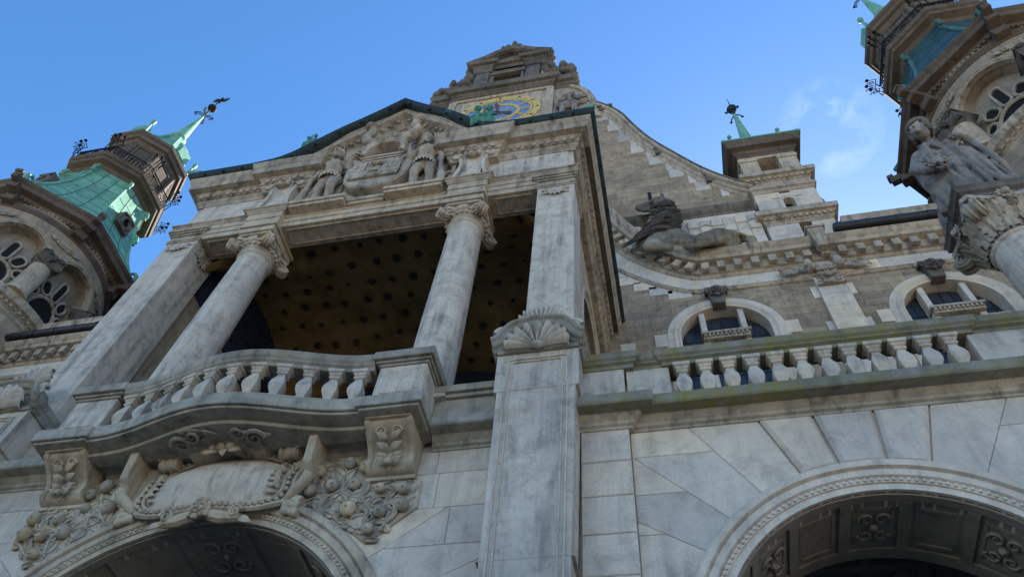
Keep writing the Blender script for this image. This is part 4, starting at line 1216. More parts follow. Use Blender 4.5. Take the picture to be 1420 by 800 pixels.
copper_pair(-1, 'small green copper figures on the far left slope of the curved roof edge')

# ================================================================== main wing behind the terrace
W = thing('main_wing', 'long grey coursed stone wing with arched windows and swooping dentil cornice behind the terrace', 'building', (0, 6.6, 0))
sw = [(3.6, 30.6), (4.3, 28.4), (5.1, 26.4), (5.9, 25.05), (7.05, 23.83), (8.05, 23.12), (8.6, 22.95), (9.2, 22.92)]
swp = interp(sw, 5)
path = [(a, 6.6, b) for a, b in swp]+[(18.9, 6.6, 22.92)]
WX = [9.1, 15.6]
mb = MB(.5)
for s in (-1, 1):
    hol = []
    for x in WX: hol.append([(s*(x+a), b) for a, b in ([(-1.42, 17.6)]+arc(0, 20.75, 1.42, pi, 0, 24)+[(1.42, 17.6)])])
    out_ = [(s*0, 10.2), (s*19.2, 10.2), (s*19.2, 23.4)]+[(s*a, b+.3) for a, b in swp[::-1]]+[(0, 31.0)]
    mb.holed(out_, hol, lambda u, v, d: (u, d, v), 6.6, 7.3)
mb.build('wall', M_wall, W)
MC = [(0, -.2), (0, .03), (.03, .07), (.08, .08), (.12, .12), (.14, .05), (.16, .035), (.74, .035), (.76, .07), (.82, .10), (.90, .12), (.92, .20), (1.30, .20), (1.32, .26), (1.36, .46), (1.52, .50), (1.55, .54), (1.68, .62), (1.74, .64), (1.74, -.2)]
for s in (-1, 1):
    mb = MB(.5)
    p = [(s*a, b, c) for a, b, c in path]
    mb.sweep(p, MC, (0, -1, 0), flip=(s > 0))
    co_ = mb.build('cornice', M_trim, W)
    d = 0; last = None
    for (a, _, b), (c, _, e) in zip(path, path[1:]):
        L_ = sqrt((c-a)**2+(e-b)**2); t = V((c-a, 0, e-b)).normalized(); nn = V((-t.z, 0, t.x))
        if nn.z < 0: nn = -nn
        u = d
        while u < L_:
            q = V((a, 6.6, b))+t*u+nn*1.11
            q.y = 6.6-.31; q.x *= s
            if last is not None and (q-last).length < .50: u += .04; continue
            last = q.copy()
            t2 = V((t.x*s, 0, t.z)); n2 = V((nn.x*s, 0, nn.z))
            mb = MB(random.choice((.4, .5, .6))); mb.obox(q, t2*.13, (0, .09, 0), n2*.18); mb.build('dentil', M_trim, co_, bevel=.012)
            u += .555
        d = u-L_
    mb = MB(.5)
    # pale frieze stones, each with its tint
    x = 9.21
    while x < 18.8:
        l = random.uniform(.9, 1.6); a, b = sorted((s*x, s*(x+l-.012))); mb.box(a, b, 6.55, 6.58, 23.09, 23.65, random.choice((.35, .5, .6, .8, .95))); x += l
    t0 = len(mb.t); mb.sweep([(s*a, 6.6, b) for a, b in swp], [(.165, -.02), (.165, .052), (.735, .052), (.735, -.02)], (0, -1, 0), flip=(s > 0))
    for i in range(t0, len(mb.t)): mb.t[i] = (.35, .6, .45, .7, .5, .4)[((i-t0)//12) % 6]
    # stepped white stones under the swoop
    for i, (x, z) in enumerate(((5.55, 24.55), (6.0, 24.0), (6.5, 23.55), (7.0, 23.15), (7.6, 22.8))):
        mb.box(*sorted((s*x, s*(x+.75))), 6.575, 6.7, z, z+.52, random.choice((.4, .55, .7)))
    mb.box(*sorted((s*5.9, s*6.35)), 6.575, 6.7, 20.1, 20.7, .5)
    mb.build('white_frieze_stones', M_white, W)
    # gutter and down spout on the straight part
    mb = MB(.5)
    mb.tube([(s*13.3, 5.92, 24.86), (s*19.3, 5.92, 24.86)], .17, 12)
    for k in range(7): mb.lathe((s*(13.4+.95*k), 5.92, 24.86), [(.19, -.04), (.19, .04)], 12, (1, 0, 0))
    mb.build('gutter', M_pipe, W)
    mb = MB(.5)
    X = s*12.72
    vsx = [(X-.27, 5.86, 25.0), (X+.27, 5.86, 25.0), (X+.27, 6.2, 25.0), (X-.27, 6.2, 25.0), (X-.15, 5.94, 23.95), (X+.15, 5.94, 23.95), (X+.15, 6.2, 23.95), (X-.15, 6.2, 23.95)]
    mb.add(vsx, [(0, 1, 2, 3), (4, 5, 6, 7), (0, 1, 5, 4), (1, 2, 6, 5), (2, 3, 7, 6), (3, 0, 4, 7)])
    mb.box(X-.32, X+.32, 5.82, 6.2, 24.98, 25.08)
    mb.build('rainwater_head', M_trim, W)
    # parapet above the gutter
    mb = MB(.5)
    q = [(s*13.9, 6.6, 0), (s*19.2, 6.6, 0)]
    mb.sweep(q if s > 0 else q[::-1], [(-.8, 24.6), (.0, 24.6), (.0, 25.75), (.06, 25.8), (.10, 25.95), (.22, 26.0), (.24, 26.2), (.28, 26.3), (-.8, 26.3)], (0, 0, 1))
    mb.build('parapet', M_trim, W)
    # pilaster strip with quoin ears and cartouche
    mb = MB(.5)
    X = s*12.6; z = 12.0; i = 0
    while z < 22.9:
        h = min(.62, 22.92-z); e = .20 if i % 3 == 1 else 0
        mb.cbox(X-.44, X+.44, 6.47, 6.7, z+.003, z+h-.003, .008, random.choice((.3, .45, .55, .8, .6)))
        if e: mb.box(X-.44-e, X+.44+e, 6.575, 6.7, z+.004, z+h-.004, random.choice((.35, .5, .7)))
        z += h; i += 1
    ps = mb.build('pilaster_strip', M_white, W)
    mb = MB(.4)
    c = V((X, 6.44, 23.38))
    mb.blob(c, (.36, .16, .24), 16)
    for k in (-1, 1):
        mb.lathe(c+V((k*.46, -.14, -.32)), [(.10, 0), (.14, .05), (.11, .2), (.14, .35), (.12, .55)], 12, (0, 0, 1)); mb.spiral(c+V((k*.46, -.28, -.22)), (k, 0, 0), (0, 0, 1), .14, 1.6, .04)
        for j in range(8):
            t = j/7; mb.leaf(c+V((k*(.55+.62*t), -.02, -.1+.12*sin(t*7))), (k, -.1, .8*cos(t*9)), (0, -1, 0), .32, .10, .15)
        mb.tube([c+V((k*.5, -.05, -.05)), c+V((k*.85, -.06, .1)), c+V((k*1.15, -.05, -.12)), c+V((k*1.4, -.04, .08))], .035, 6)
    for j in range(6): mb.blob(c+V((-.25+.1*j, -.16, -.34+.02*(j % 2))), (.08, .08, .07), 8)
    for j in range(16):
        a = j*.8; mb.leaf(c+V((.3*cos(a)*random.uniform(.3, 1), -.06, -.68+.18*sin(a))), (cos(a), -.3, sin(a)-.2), (0, -1, 0), .24, .08, .2)
    mb.blob(c+V((-.02, -.14, -.62)), (.11, .10, .13), 10)
    mb.box(X-.42, X+.42, 6.36, 6.5, 22.36, 22.44)
    mb.build('carved_cartouche', M_relief, ps)
    # windows
    for x in WX:
        X = s*x
        fr = MB(.6)
        cx, cz = X, 20.75
        pth = [(cx-1.34, 6.6, 17.6)]+[(a, 6.6, b) for a, b in arc(cx, cz, 1.34, pi, 0, 30)]+[(cx+1.34, 6.6, 17.6)]
        fr.sweep(pth, [(-.0, -.46), (0, .03), (.06, .05), (.10, .02), (.14, .06), (.20, .075), (.22, .05), (.40, .05), (.42, .02), (.42, -.05), (.06, -.05), (.06, -.46)], (0, -1, 0), flip=True)
        for k in (-1, 1):
            for j, (z0, z1, e) in enumerate(((20.35, 20.95, .36), (19.7, 20.34, .02), (19.0, 19.69, .36), (18.3, 18.99, .02))):
                fr.box(*sorted((cx+k*1.42, cx+k*(1.78+e))), 6.57, 6.7, z0, z1, random.choice((.4, .6, .8)))
        wf = fr.build('window', M_white, W)
        g_ = MB(); g_.box(cx-1.4, cx+1.4, 7.02, 7.06, 17.5, 22.2); g_.build('pane', M_glass, wf)
        g_ = MB(.5)
        for k in (-1, 1):
            g_.box(cx+k*.60-.09, cx+k*.60+.09, 6.66, 7.0, 17.6, 21.95)
            g_.box(*sorted((cx+k*.66, cx+k*1.34)), 6.70, 7.0, 20.18, 20.38)
        g_.build('mullion', M_white, wf, bevel=.015)
        g_ = MB(.35)
        g_.box(cx-.68, cx+.68, 6.52, 7.0, 20.42, 20.62); g_.box(cx-.74, cx+.74, 6.45, 6.9, 20.62, 20.72)
        for j in range(11): g_.box(cx-.66+j*.122, cx-.60+j*.122, 6.46, 6.55, 20.50, 20.61)
        g_.build('transom', M_trim, wf)
        g_ = MB(.2)
        for k in range(-4, 5): g_.box(cx+k*.3-.012, cx+k*.3+.012, 7.0, 7.03, 17.6, 22.0)
        for z in (18.4, 19.2, 20.0, 20.95, 21.5): g_.box(cx-1.3, cx+1.3, 7.005, 7.03, z-.012, z+.012)
        g_.build('glazing_bars', M_pipe, wf)
        g_ = MB(.4)
        g_.poly([(cx-.20, 22.05), (cx+.20, 22.05), (cx+.28, 22.75), (cx-.28, 22.75)], 6.38, 6.7, 'xz', .02)
        g_.box(cx-.36, cx+.36, 6.30, 6.6, 22.74, 22.84)
        mask(g_, (cx, 6.36, 22.62), .42)
        for k in (-1, 1): g_.spiral((cx+k*.26, 6.34, 22.66), (k, 0, 0), (0, 0, 1), .11, 1.5, .04)
        g_.build('keystone', M_dark, wf)
    # attic panel of pale blocks beside the horse
    mb = MB(.5)
    mb.box(*sorted((s*4.5, s*11.35)), 6.68, 7.5, 23.0, 28.4, .4)
    R = random.Random(6)
    for i in range(6):
        for j in range(5):
            x0 = 8.75+i*.44; z0 = 25.2+j*.54
            if (i+j) % 4 == 1:
                a = [(x0+.02, z0+.05), (x0+.2, z0+.2), (x0+.42, z0+.06), (x0+.40, z0+.46), (x0+.05, z0+.48)]
                mb.poly([(s*p, q) for p, q in a][::s], 6.62, 6.7, 'xz', .02, R.choice((.2, .4)))
            else: mb.cbox(*sorted((s*x0, s*(x0+.42))), 6.60+.03*((i+j) % 2), 6.7, z0, z0+.50, .03, R.choice((.4, .5, .6, .7)))
    mb.build('attic_blocks', M_white, W)
    mb = MB(.4)
    q = [(s*4.4, 6.68, 0), (s*11.38, 6.68, 0)]
    mb.sweep(q if s > 0 else q[::-1], [(-.3, 28.2), (.03, 28.2), (.05, 28.3), (.14, 28.36), (.22, 28.5), (.24, 28.66), (-.3, 28.72)], (0, 0, 1))
    mb.build('attic_moulding', M_dark, W)

# unseen steep slate roof, added and shaped to keep sun off the towers
mb = MB(.5)
mb.add([(x, y, z) for x in (-27, 27) for y, z in ((8.6, 24.5), (19, 47.5), (36, 47.5), (36, 10), (8.6, 10))], [(0, 1, 6, 5), (1, 2, 7, 6), (2, 3, 8, 7), (3, 4, 9, 8), (4, 0, 5, 9), (0, 4, 3, 2, 1), (5, 6, 7, 8, 9)])
mb.build('roof', M_slate, W)

# ================================================================== clock gable
GY = 6.85
G = thing('clock_gable', 'tall sooty stone gable with gold and blue clock above the portico roof', 'gable', (0, GY, 24))
gc = [(5.35, 42.2), (5.62, 41.9), (6.41, 40.4), (7.0, 38.3), (7.66, 36.25), (8.6, 34.13), (9.64, 32.02), (10.6, 30.6), (11.4, 29.75)]
gcp = interp(gc, 5)
mb = MB(.5)
outl = [(-11.4, 28.0), (11.4, 28.0)]+gcp[::-1]+[(-a, b) for a, b in gcp]
mb.poly(outl, GY, GY+1.2, 'xz')
gw = mb.build('gable_wall', M_wall, G)
for s in (-1, 1):
    mb = MB(.5)
    z = 29.2; i = 0
    while z < 41.6:
        for (a, b), (c, d) in zip(gcp, gcp[1:]):
            if d <= z+.4 <= b:
                xx = a+(c-a)*(b-z-.4)/(b-d+1e-6); l = .34 if i % 2 else .66
                mb.box(*sorted((s*(xx-l), s*(xx-.05))), GY-.014, GY+.1, z+.004, z+.796, random.choice((.1, .2, .3, .35, .4))); break
        z += .8; i += 1
    mb.build('stepped_quoins', M_white, G)
for s in (-1, 1):
    mb = MB(.5)
    mb.sweep([(s*a, GY, b) for a, b in gcp], [(-.10, -1.2), (-.10, .02), (-.04, .06), (.04, .08), (.08, .16), (.20, .18), (.24, .30), (.36, .32), (.40, .25), (.42, -1.2)], (0, -1, 0), flip=(s > 0))
    mb.build('coping', M_trim, G)
    mb = MB(.4); mb.sweep([(s*a, GY, b) for a, b in gcp], [(.39, -1.2), (.39, .34), (.44, .36), (.50, .30), (.50, -1.2)], (0, -1, 0), flip=(s > 0)); mb.build('coping_lead', M_dark, G)
mb = MB(.4)
for s in (-1, 1):
    for x, z, r in ((6.05, 42.0, .42), (8.35, 35.3, .22), (10.15, 31.75, .22)):
        mb.box(s*x-r*.8, s*x+r*.8, GY-.2, GY+.6, z-.5, z+.02)
        if r > .3:
            mb.box(s*x-r*1.0, s*x+r*1.0, GY-.28, GY+.6, z-.1, z+.05)
            for i in range(16): mb.blob((s*x+random.uniform(-.38, .38), GY+.1+random.uniform(-.3, .2), z+.22+random.uniform(-.1, .24)), random.uniform(.13, .2), 8)
        else: mb.box(s*x-r, s*x+r, GY-.24, GY+.6, z, z+.12)
mb.build('coping_ornament', M_dark, G)
mb = MB(.3); mb.box(7.52, 7.66, GY-.03, GY+.05, 30.3, 31.3); mb.box(-7.66, -7.52, GY-.03, GY+.05, 30.3, 31.3); mb.build('slot', M_void, G)

# clock storey
mb = MB(.5)
mb.box(-3.08, 3.08, GY-.25, GY+1.0, 40.4, 46.6)
for s in (-1, 1):
    side = [(3.0, 40.9), (5.5, 40.9), (5.55, 42.1), (5.3, 43.5), (5.15, 44.4), (4.8, 45.6), (4.1, 46.5), (3.0, 46.6)]
    mb.poly([(s*a, b) for a, b in side][::s], GY-.05, GY+1.0, 'xz', .04)
    mb.sweep([(s*a, GY-.05, b) for a, b in interp(side[1:-1], 4)], [(-.36, -.1), (-.36, .02), (-.28, .10), (-.16, .10), (-.1, .14), (.04, .14), (.06, .05), (.06, -.1)], (0, -1, 0), flip=(s > 0))
    mb.box(*sorted((s*3.0, s*3.2)), GY-.36, GY, 40.9, 46.4)
cs = mb.build('clock_storey', M_trim, G)
mb = MB(.5)
fl = [(-2.86, 40.85), (-2.86, 46.35), (2.86, 46.35), (2.86, 40.85)]
mb.sweep([(a, GY-.25, b) for a, b in fl], [(-.1, -.05), (-.1, .10), (0, .16), (.12, .14), (.2, .08), (.2, -.05)], (0, -1, 0), flip=True, closed=True)
mb.build('clock_frame', M_trim, cs)
# elephant reliefs at both sides
for s in (-1, 1):
    mb = MB(.5); c = V((s*4.1, GY-.16, 43.2))
    p = lambda x, y, z: c+V((s*x, y, z))
    mb.blob(p(0, 0, .1), (.62, .22, .55), 14)
    for x in (-.34, .30): mb.chain([(p(x, -.05, -.2), .2), (p(x*1.1, -.08, -1.0), .16), (p(x*1.1, -.08, -1.15), .19)], 10)
    mb.blob(p(.1, -.16, .95), (.34, .24, .36), 12); mb.chain([(p(.1, -.3, .8), .14), (p(.05, -.4, .2), .10), (p(.12, -.42, -.3), .07)], 8)
    for k in (-1, 1): mb.blob(p(.1+k*.42, -.08, .95), (.26, .07, .34), 10); mb.chain([(p(.1+k*.15, -.3, .72), .05), (p(.1+k*.25, -.46, .5), .03)], 6)
    mb.chain([(p(-.62, -.05, .4), .12), (p(-.8, -.05, -.5), .09), (p(-.82, -.05, -1.1), .12)], 8)
    for i in range(5): mb.blob(p(-.2+.12*i, -.12, 1.45), .12, 8)
    mb.sculpt('elephant_relief', M_statue, cs, .05, 1)
    mb = MB(.5)
    for k in range(3): mb.spiral((s*4.9, GY-.12, 44.6-1.1*k), (s, 0, 0), (0, 0, 1), .40-.06*k, 1.6, .07)
    mb.tube([(s*3.4, GY-.1, 42), (s*3.35, GY-.12, 44), (s*3.7, GY-.12, 45.3), (s*4.4, GY-.1, 45.6)], .07, 6)
    mb.build('scroll_relief', M_trim, cs)

# clock face
CZ = 43.5; cy = GY-.30
mb = MB(.5); mb.lathe((0, cy+.04, CZ), [(2.52, 0), (2.52, .06), (1.92, .07), (1.92, 0)], 64, (0, -1, 0), caps=False)
clk = mb.build('clock_face', M_gold, G)
mb = MB(.5); mb.lathe((0, cy+.06, CZ), [(2.3, 0), (2.3, .03)], 64, (0, -1, 0)); mb.build('dial', M_blue, clk)
mb = MB(.5)
mb.lathe((0, cy+.04, CZ), [(1.32, 0), (1.32, .065), (1.12, .065), (1.12, 0)], 64, (0, -1, 0), caps=False)
for i in range(12):
    a = 2*pi*i/12; d = V((sin(a), 0, cos(a))); t = V((cos(a), 0, -sin(a)))
    for k in range(3):
        pass
# numerals: built from strokes on the gilt spokes between the blue fields
ROM = ['XII', 'I', 'II', 'III', 'IV', 'V', 'VI', 'VII', 'VIII', 'IX', 'X', 'XI']
for i, r_ in enumerate(ROM):
    a = 2*pi*i/12; d = V((sin(a), 0, cos(a))); t = V((cos(a), 0, -sin(a)))
    wch = {'I': .085, 'V': .20, 'X': .20}; tot = sum(wch[c] for c in r_); x = -tot/2
    for c in r_:
        cc = V((0, cy, CZ))+d*1.64+t*(x+wch[c]/2)
        if c == 'I': mb.obox(cc, t*.022, (0, .018, 0), d*.32)
        else:
            for k in (-1, 1):
                ang = k*(.24 if c == 'X' else .13)
                dd = d*cos(ang)+t*sin(ang); tt = t*cos(ang)-d*sin(ang)
                off = V() if c == 'X' else t*(k*.042)
                mb.obox(cc+off, tt*.022, (0, .018, 0), dd*.33)
        x += wch[c]
mb.build('numeral', M_gold, clk)
mb = MB(.5)
for i in range(60):
    a = 2*pi*i/60; d = V((sin(a), 0, cos(a))); t = V((cos(a), 0, -sin(a)))
    mb.obox(V((0, cy-.035, CZ))+d*2.08, t*(.035 if i % 5 == 0 else .018), (0, .008, 0), d*(.06 if i % 5 == 0 else .04))
for i in range(12):
    a = 2*pi*i/12; d = V((sin(a), 0, cos(a))); t = V((cos(a), 0, -sin(a)))
    mb.obox(V((0, cy-.035, CZ))+d*2.33, t*.10, (0, .008, 0), d*.035); mb.obox(V((0, cy-.035, CZ))+d*2.33, t*.03, (0, .009, 0), d*.09)
mb.build('minute_marks', M_hand, clk)
mb = MB(.5)
for i in range(12):
    a = 2*pi*(i+.5)/12; d = V((sin(a), 0, cos(a))); t = V((cos(a), 0, -sin(a))); mb.obox(V((0, cy+.02, CZ))+d*.72, t*.014, (0, .012, 0), d*.36)
mb.lathe((0, cy+.03, CZ), [(.2, 0), (.2, .06)], 20, (0, -1, 0))
mb.build('centre_rays', M_gold, clk)
for nm, a, l, w_ in (('hour_hand', 2.05, 1.05, .085), ('minute_hand', -.12, 1.75, .06)):
    d = V((sin(a), 0, cos(a))); t = V((cos(a), 0, -sin(a))); mb = MB(.5)
    mb.add([V((0, cy-.07, CZ))+t*w_-d*.4, V((0, cy-.07, CZ))-t*w_-d*.4, V((0, cy-.07, CZ))-t*w_*1.5+d*l*.7, V((0, cy-.07, CZ))+d*l, V((0, cy-.07, CZ))+t*w_*1.5+d*l*.7], [(0, 1, 2, 3, 4)])
    mb.blob(V((0, cy-.06, CZ))+d*l*.7, (w_*2.4, .03, w_*2.4), 8); mb.blob((0, cy-.06, CZ), (.12, .05, .12), 10)
    mb.build(nm, M_hand, clk)

# entablature over the clock, upper aedicule, pediment, crest
mb = MB(.5)
q = [(-4.25, GY+1, 0), (-4.25, GY, 0), (-3.1, GY, 0), (-3.1, GY-.3, 0), (3.1, GY-.3, 0), (3.1, GY, 0), (4.25, GY, 0), (4.25, GY+1, 0)]
mb.sweep(q, [(-.4, 46.5), (.02, 46.5), (.04, 46.7), (.12, 46.76), (.12, 46.8), (.02, 46.84), (.02, 47.2), (.08, 47.25), (.14, 47.3), (.16, 47.45), (.34, 47.5), (.38, 47.75), (.44, 47.9), (.44, 47.98), (-.4, 48.0)], (0, 0, 1))
mb.box(-4.2, 4.2, GY, GY+1, 46.5, 48.1); mb.box(-3.1, 3.1, GY-.3, GY+1, 46.5, 48.1)
for x in (-1.7, 1.7): mb.box(x-.36, x+.36, GY-.36, GY, 46.84, 47.3)
for x in (-2.6, 0, 2.6):
    pass
en = mb.build('entablature', M_dark, G)
mb = MB(.5)
mb.box(-2.3, -1.0, GY-.1, GY+1, 48.0, 53.2); mb.box(1.0, 2.3, GY-.1, GY+1, 48.0, 53.2); mb.box(-1.0, 1.0, GY-.1, GY+1, 51.0, 53.2); mb.box(-2.5, 2.5, GY-.2, GY+1, 48.0, 48.35)
for s in (-1, 1):
    a, b = sorted((s*1.25, s*2.15)); mb.box(a, b, GY-.26, GY, 48.3, 51.8); mb.box(a+.15, b-.15, GY-.30, GY, 48.7, 51.4); mb.box(a-.08, b+.08, GY-.34, GY, 51.7, 52.0); mb.box(a-.04, b+.04, GY-.3, GY, 48.3, 48.6)
    mb.box(*sorted((s*.92, s*1.1)), GY-.2, GY+.5, 48.3, 51.0)
mb.box(-1.15, 1.15, GY-.3, GY, 50.95, 51.25)
ae = mb.build('aedicule', M_dark, G, bevel=.02)
mb = MB(); mb.box(-1.0, 1.0, GY+.5, GY+.6, 48.2, 51.0); mb.build('dark_opening', M_void, ae)
mb = MB(.5)
# entablature and pediment of the aedicule
q = [(-2.3, GY+1, 0), (-2.3, GY-.2, 0), (-1.2, GY-.2, 0), (-1.2, GY, 0), (1.2, GY, 0), (1.2, GY-.2, 0), (2.3, GY-.2, 0), (2.3, GY+1, 0)]
mb.sweep(q, [(-.3, 52.0), (.03, 52.0), (.05, 52.2), (.1, 52.3), (.1, 52.7), (.2, 52.8), (.24, 52.9), (.42, 52.95), (.46, 53.2), (.5, 53.35), (-.3, 53.35)], (0, 0, 1))
tri = [(-2.75, 53.3), (-1.5, 54.2), (-.75, 55.0), (0, 55.4), (.75, 55.0), (1.5, 54.2), (2.75, 53.3)]
mb.poly(tri, GY-.1, GY+1, 'xz')
mb.sweep([(a, GY-.1, b-.1) for a, b in tri], [(0, -.2), (0, .15), (.12, .22), (.16, .44), (.30, .50), (.40, .56), (.42, -1.0)], (0, -1, 0), flip=True)
for (a, b), (c, d) in zip(tri, tri[1:]):
    for k in range(5):
        t = (k+.5)/5; mb.box(a+(c-a)*t-.06, a+(c-a)*t+.06, GY-.42, GY-.3, b+(d-b)*t-.12, b+(d-b)*t+.02)
mb.sweep([(a, GY-.1, b) for a, b in arc(0, 52.9, .95, pi, 0, 16, 1.2)], [(0, -.1), (0, .1), (.2, .14), (.2, -.1)], (0, -1, 0), flip=True)
mb.build('pediment', M_dark, ae)
mb = MB(.4)
R = random.Random(9)
mb.box(-.5, .5, GY-.3, GY+.6, 55.3, 55.9); mb.box(-.62, .62, GY-.4, GY+.7, 55.9, 56.05)
for i in range(34):
    x_ = R.uniform(-.68, .68); mb.blob((x_, GY+R.uniform(-.35, .4), 56.2+R.uniform(0, 1.7)*(1-abs(x_))), R.uniform(.16, .28), 8)
for s in (-1, 1):
    for i in range(9): mb.blob((s*(1.0+.22*i), GY+R.uniform(-.3, .3), 55.3-.22*i+R.uniform(-.1, .4)), R.uniform(.2, .34), 8)
    for z_ in (50.5, 52.0, 53.4):
        for i in range(5): mb.blob((s*(2.5+.1*i), GY+R.uniform(-.3, .1), z_+R.uniform(-.3, .3)), R.uniform(.14, .26), 7)
    # volute masses beside the aedicule
    mb.spiral((s*3.15, GY-.1, 49.2), (s, 0, 0), (0, 0, 1), .75, 1.7, .22, 8)
    mb.tube([(s*2.5, GY-.05, 52.0), (s*2.55, GY-.1, 51.0), (s*2.9, GY-.1, 50.2), (s*3.6, GY-.1, 49.9), (s*4.0, GY-.05, 49.2)], [.2, .28, .3, .28, .2], 8)
    for i in range(60):
        a = R.uniform(0, 1); mb.blob((s*(2.5+1.9*a), GY+R.uniform(-.5, .3), 48.3+R.uniform(0, 1)*(3.6-2.6*a)), R.uniform(.13, .30), 10)
    # obelisk
    mb.box(*sorted((s*3.9, s*4.5)), GY-.25, GY+.5, 48.0, 48.9); mb.box(*sorted((s*3.85, s*4.55)), GY-.3, GY+.55, 48.9, 49.05)
    mb.lathe((s*4.2, GY+.1, 49.05), [(.26, 0), (.30, .5), (.24, 1.3), (.06, 2.1), (.02, 2.2)], 4, rot=pi/4)
    for i in range(10): mb.blob((s*(4.45+.1*R.random()), GY+R.uniform(-.2, .4), 46.9+R.uniform(-.3, 1.0)), R.uniform(.14, .26), 7)
mb.sculpt('carved_crest', M_dark, ae, .06, 1)

# ================================================================== belfry turrets on the ends of the gable
def turret(s, label):
    X = s*12.65; T = thing('belfry_turret', label, 'turret', (X, 7.8, 24.5), 'belfry turrets at the ends of the gable')
    yf, yb = 6.6, 9.0; h = 1.17
    mb = MB(.5)
    R = random.Random(31+s)
    def stage(z0, z1, n, ins=0, gap=None):
        for k in range(n):
            a = z0+(z1-z0)*k/n; b = z0+(z1-z0)*(k+1)/n
            segs = [(-h+ins, gap[0]), (gap[1], h-ins)] if gap and gap[2] < b and gap[3] > a else ([(-h+ins, R.uniform(-.3, .3))] if True else [])
            if not (gap and gap[2] < b and gap[3] > a): segs.append((segs[0][1], h-ins))
            for x0, x1 in segs: mb.cbox(X+x0+.003, X+x1-.003, yf+ins, yf+.5, a+.003, b-.003, .008, R.choice((.35, .5, .55, .65, .75)))
        mb.box(X-h+ins+.01, X+h-ins-.01, yf+.4+ins, yb, z0, z1, .45)
    stage(24.5, 26.7, 3, 0, (-.05, .38, 24.6, 26.6)); stage(27.4, 29.3, 3, .02, (-.2, .2, 27.5, 28.7))
    bd = mb.build('turret_body', M_white, T)
    mb = MB(.3); mb.box(X-.06, X+.39, yf+.3, yf+.45, 24.5, 26.6); mb.box(X-.2, X+.2, yf+.30, yf+.45, 27.4, 28.8); mb.build('dark_opening', M_void, bd)
    mb = MB(.5)
    mb.sweep([(X-.2, yf, 27.5), (X-.2, yf, 28.5)]+[(a, yf, b) for a, b in arc(X, 28.5, .2, pi, 0, 10)]+[(X+.2, yf, 27.5)], [(0, -.3), (0, .02), (.12, .06), (.16, .03), (.16, -.3)], (0, -1, 0), flip=True)
    mb.box(X-.55, X+.55, yf-.03, yf+.1, 28.75, 29.05, .7)
    mb.build('niche', M_white, bd)
    mb = MB(.5)
    def ring(z0, z1, out_, pr):
        a = h-.02
        q = [(X-a, yf, 0), (X+a, yf, 0), (X+a, yb, 0), (X-a, yb, 0)]
        mb.sweep(q, [(-.3, z0)]+[(o*out_, z0+(z1-z0)*t) for o, t in pr]+[(-.3, z1)], (0, 0, 1), closed=True)
    PRF = [(.05, 0), (.12, .15), (.3, .22), (.3, .42), (.6, .5), (.62, .55), (.95, .6), (1, .9), (1, 1)]
    ring(26.68, 27.42, .30, PRF); ring(29.28, 29.62, .12, PRF); ring(29.62, 30.0, .02, [(1, 0), (1, 1)]); ring(30.0, 30.65, .30, PRF)
    n = 12
    for z in (26.98, 30.25):
        for i in range(n): mb.box(X-h-.05+i*.21, X-h+.05+i*.21, yf-.17, yf-.06, z-.08, z+.05, .7)
    for k in (-1, 1): mb.blob((X+k*1.35, yf+.9, 29.0), (.2, .5, .4), 8)
    mb.build('turret_mouldings', M_trim, T)
    mb = MB(.5)
    for k in (-1, 1):
        for y0 in (yf, yb-.75):
            a, b = sorted((X+k*.42, X+k*1.15))
            mb.cbox(a, b, y0+.02, y0+.75, 30.65, 32.4, .02); mb.box(a-.05, b+.05, y0-.03, y0+.78, 32.3, 32.55); mb.box(a-.03, b+.03, y0, y0+.76, 30.65, 30.85)
            mb.cbox(a+.08, b-.08, y0-.01, y0+.1, 30.95, 32.2, .015)
    mb.box(X-1.15, X+1.15, yf, yb, 32.5, 32.75)
    mb.build('belfry_pier', M_warm, T)
    mb = MB(); mb.box(X-.5, X+.5, yf+1.2, yf+1.25, 30.65, 32.5); mb.build('dark_opening', M_void, T)
    mb = MB(.5)
    a = h; q = [(X-a, yf, 0), (X+a, yf, 0), (X+a, yb, 0), (X-a, yb, 0)]
    mb.sweep(q, [(-.4, 32.72), (.02, 32.72), (.04, 32.85), (.12, 32.92), (.14, 33.1), (.20, 33.15), (.36, 33.2), (.38, 33.55), (.44, 33.65), (.44, 33.75), (-.4, 33.75)], (0, 0, 1), closed=True)
    mb.build('eave', M_brown, T)
    mb = MB(.5)
    cy_ = 7.8
    mb.box(X-1.66, X+1.66, yf-.48, yb+.48, 33.72, 33.84)
    mb.lathe((X, cy_, 33.84), [(2.2, 0), (1.5, .35), (.85, .9), (.5, 1.6), (.42, 1.9)], 4, rot=pi/4)
    for k in range(4):
        an = pi/4+pi/2*k; d = V((cos(an), sin(an), 0)); c = V((X, cy_, 33.9))
        mb.tube([c+d*2.2, c+d*1.5+V((0, 0, .4)), c+d*.85+V((0, 0, .95)), c+d*.5+V((0, 0, 1.7))], .10, 6)
        mb.tube([c+d*1.35+V((0, 0, .5)), c+d*1.5+V((0, 0, 1.5))], [.10, .04], 6); mb.blob(c+d*1.5+V((0, 0, 1.6)), .11, 8); mb.blob(c+d*2.2+V((0, 0, .05)), (.11, .11, .09), 8)
    mb.build('roof', M_green, T)
    mb = MB(.6); mb.lathe((X, cy_, 35.7), [(.46, 0), (.34, .5), (.08, 5.0)], 10)
    sp_ = mb.build('spire', M_green, T)
    mb = MB(.4)
    z = 40.7
    for k in range(4):
        an = pi/2*k+.4; d = V((cos(an), sin(an), 0)); c = V((X, cy_, z))
        mb.tube([c, c+d*.3+V((0, 0, .15)), c+d*.5+V((0, 0, .02)), c+d*.42+V((0, 0, -.12))], .035, 5); mb.blob(c+d*.44, (.08, .08, .04), 6)
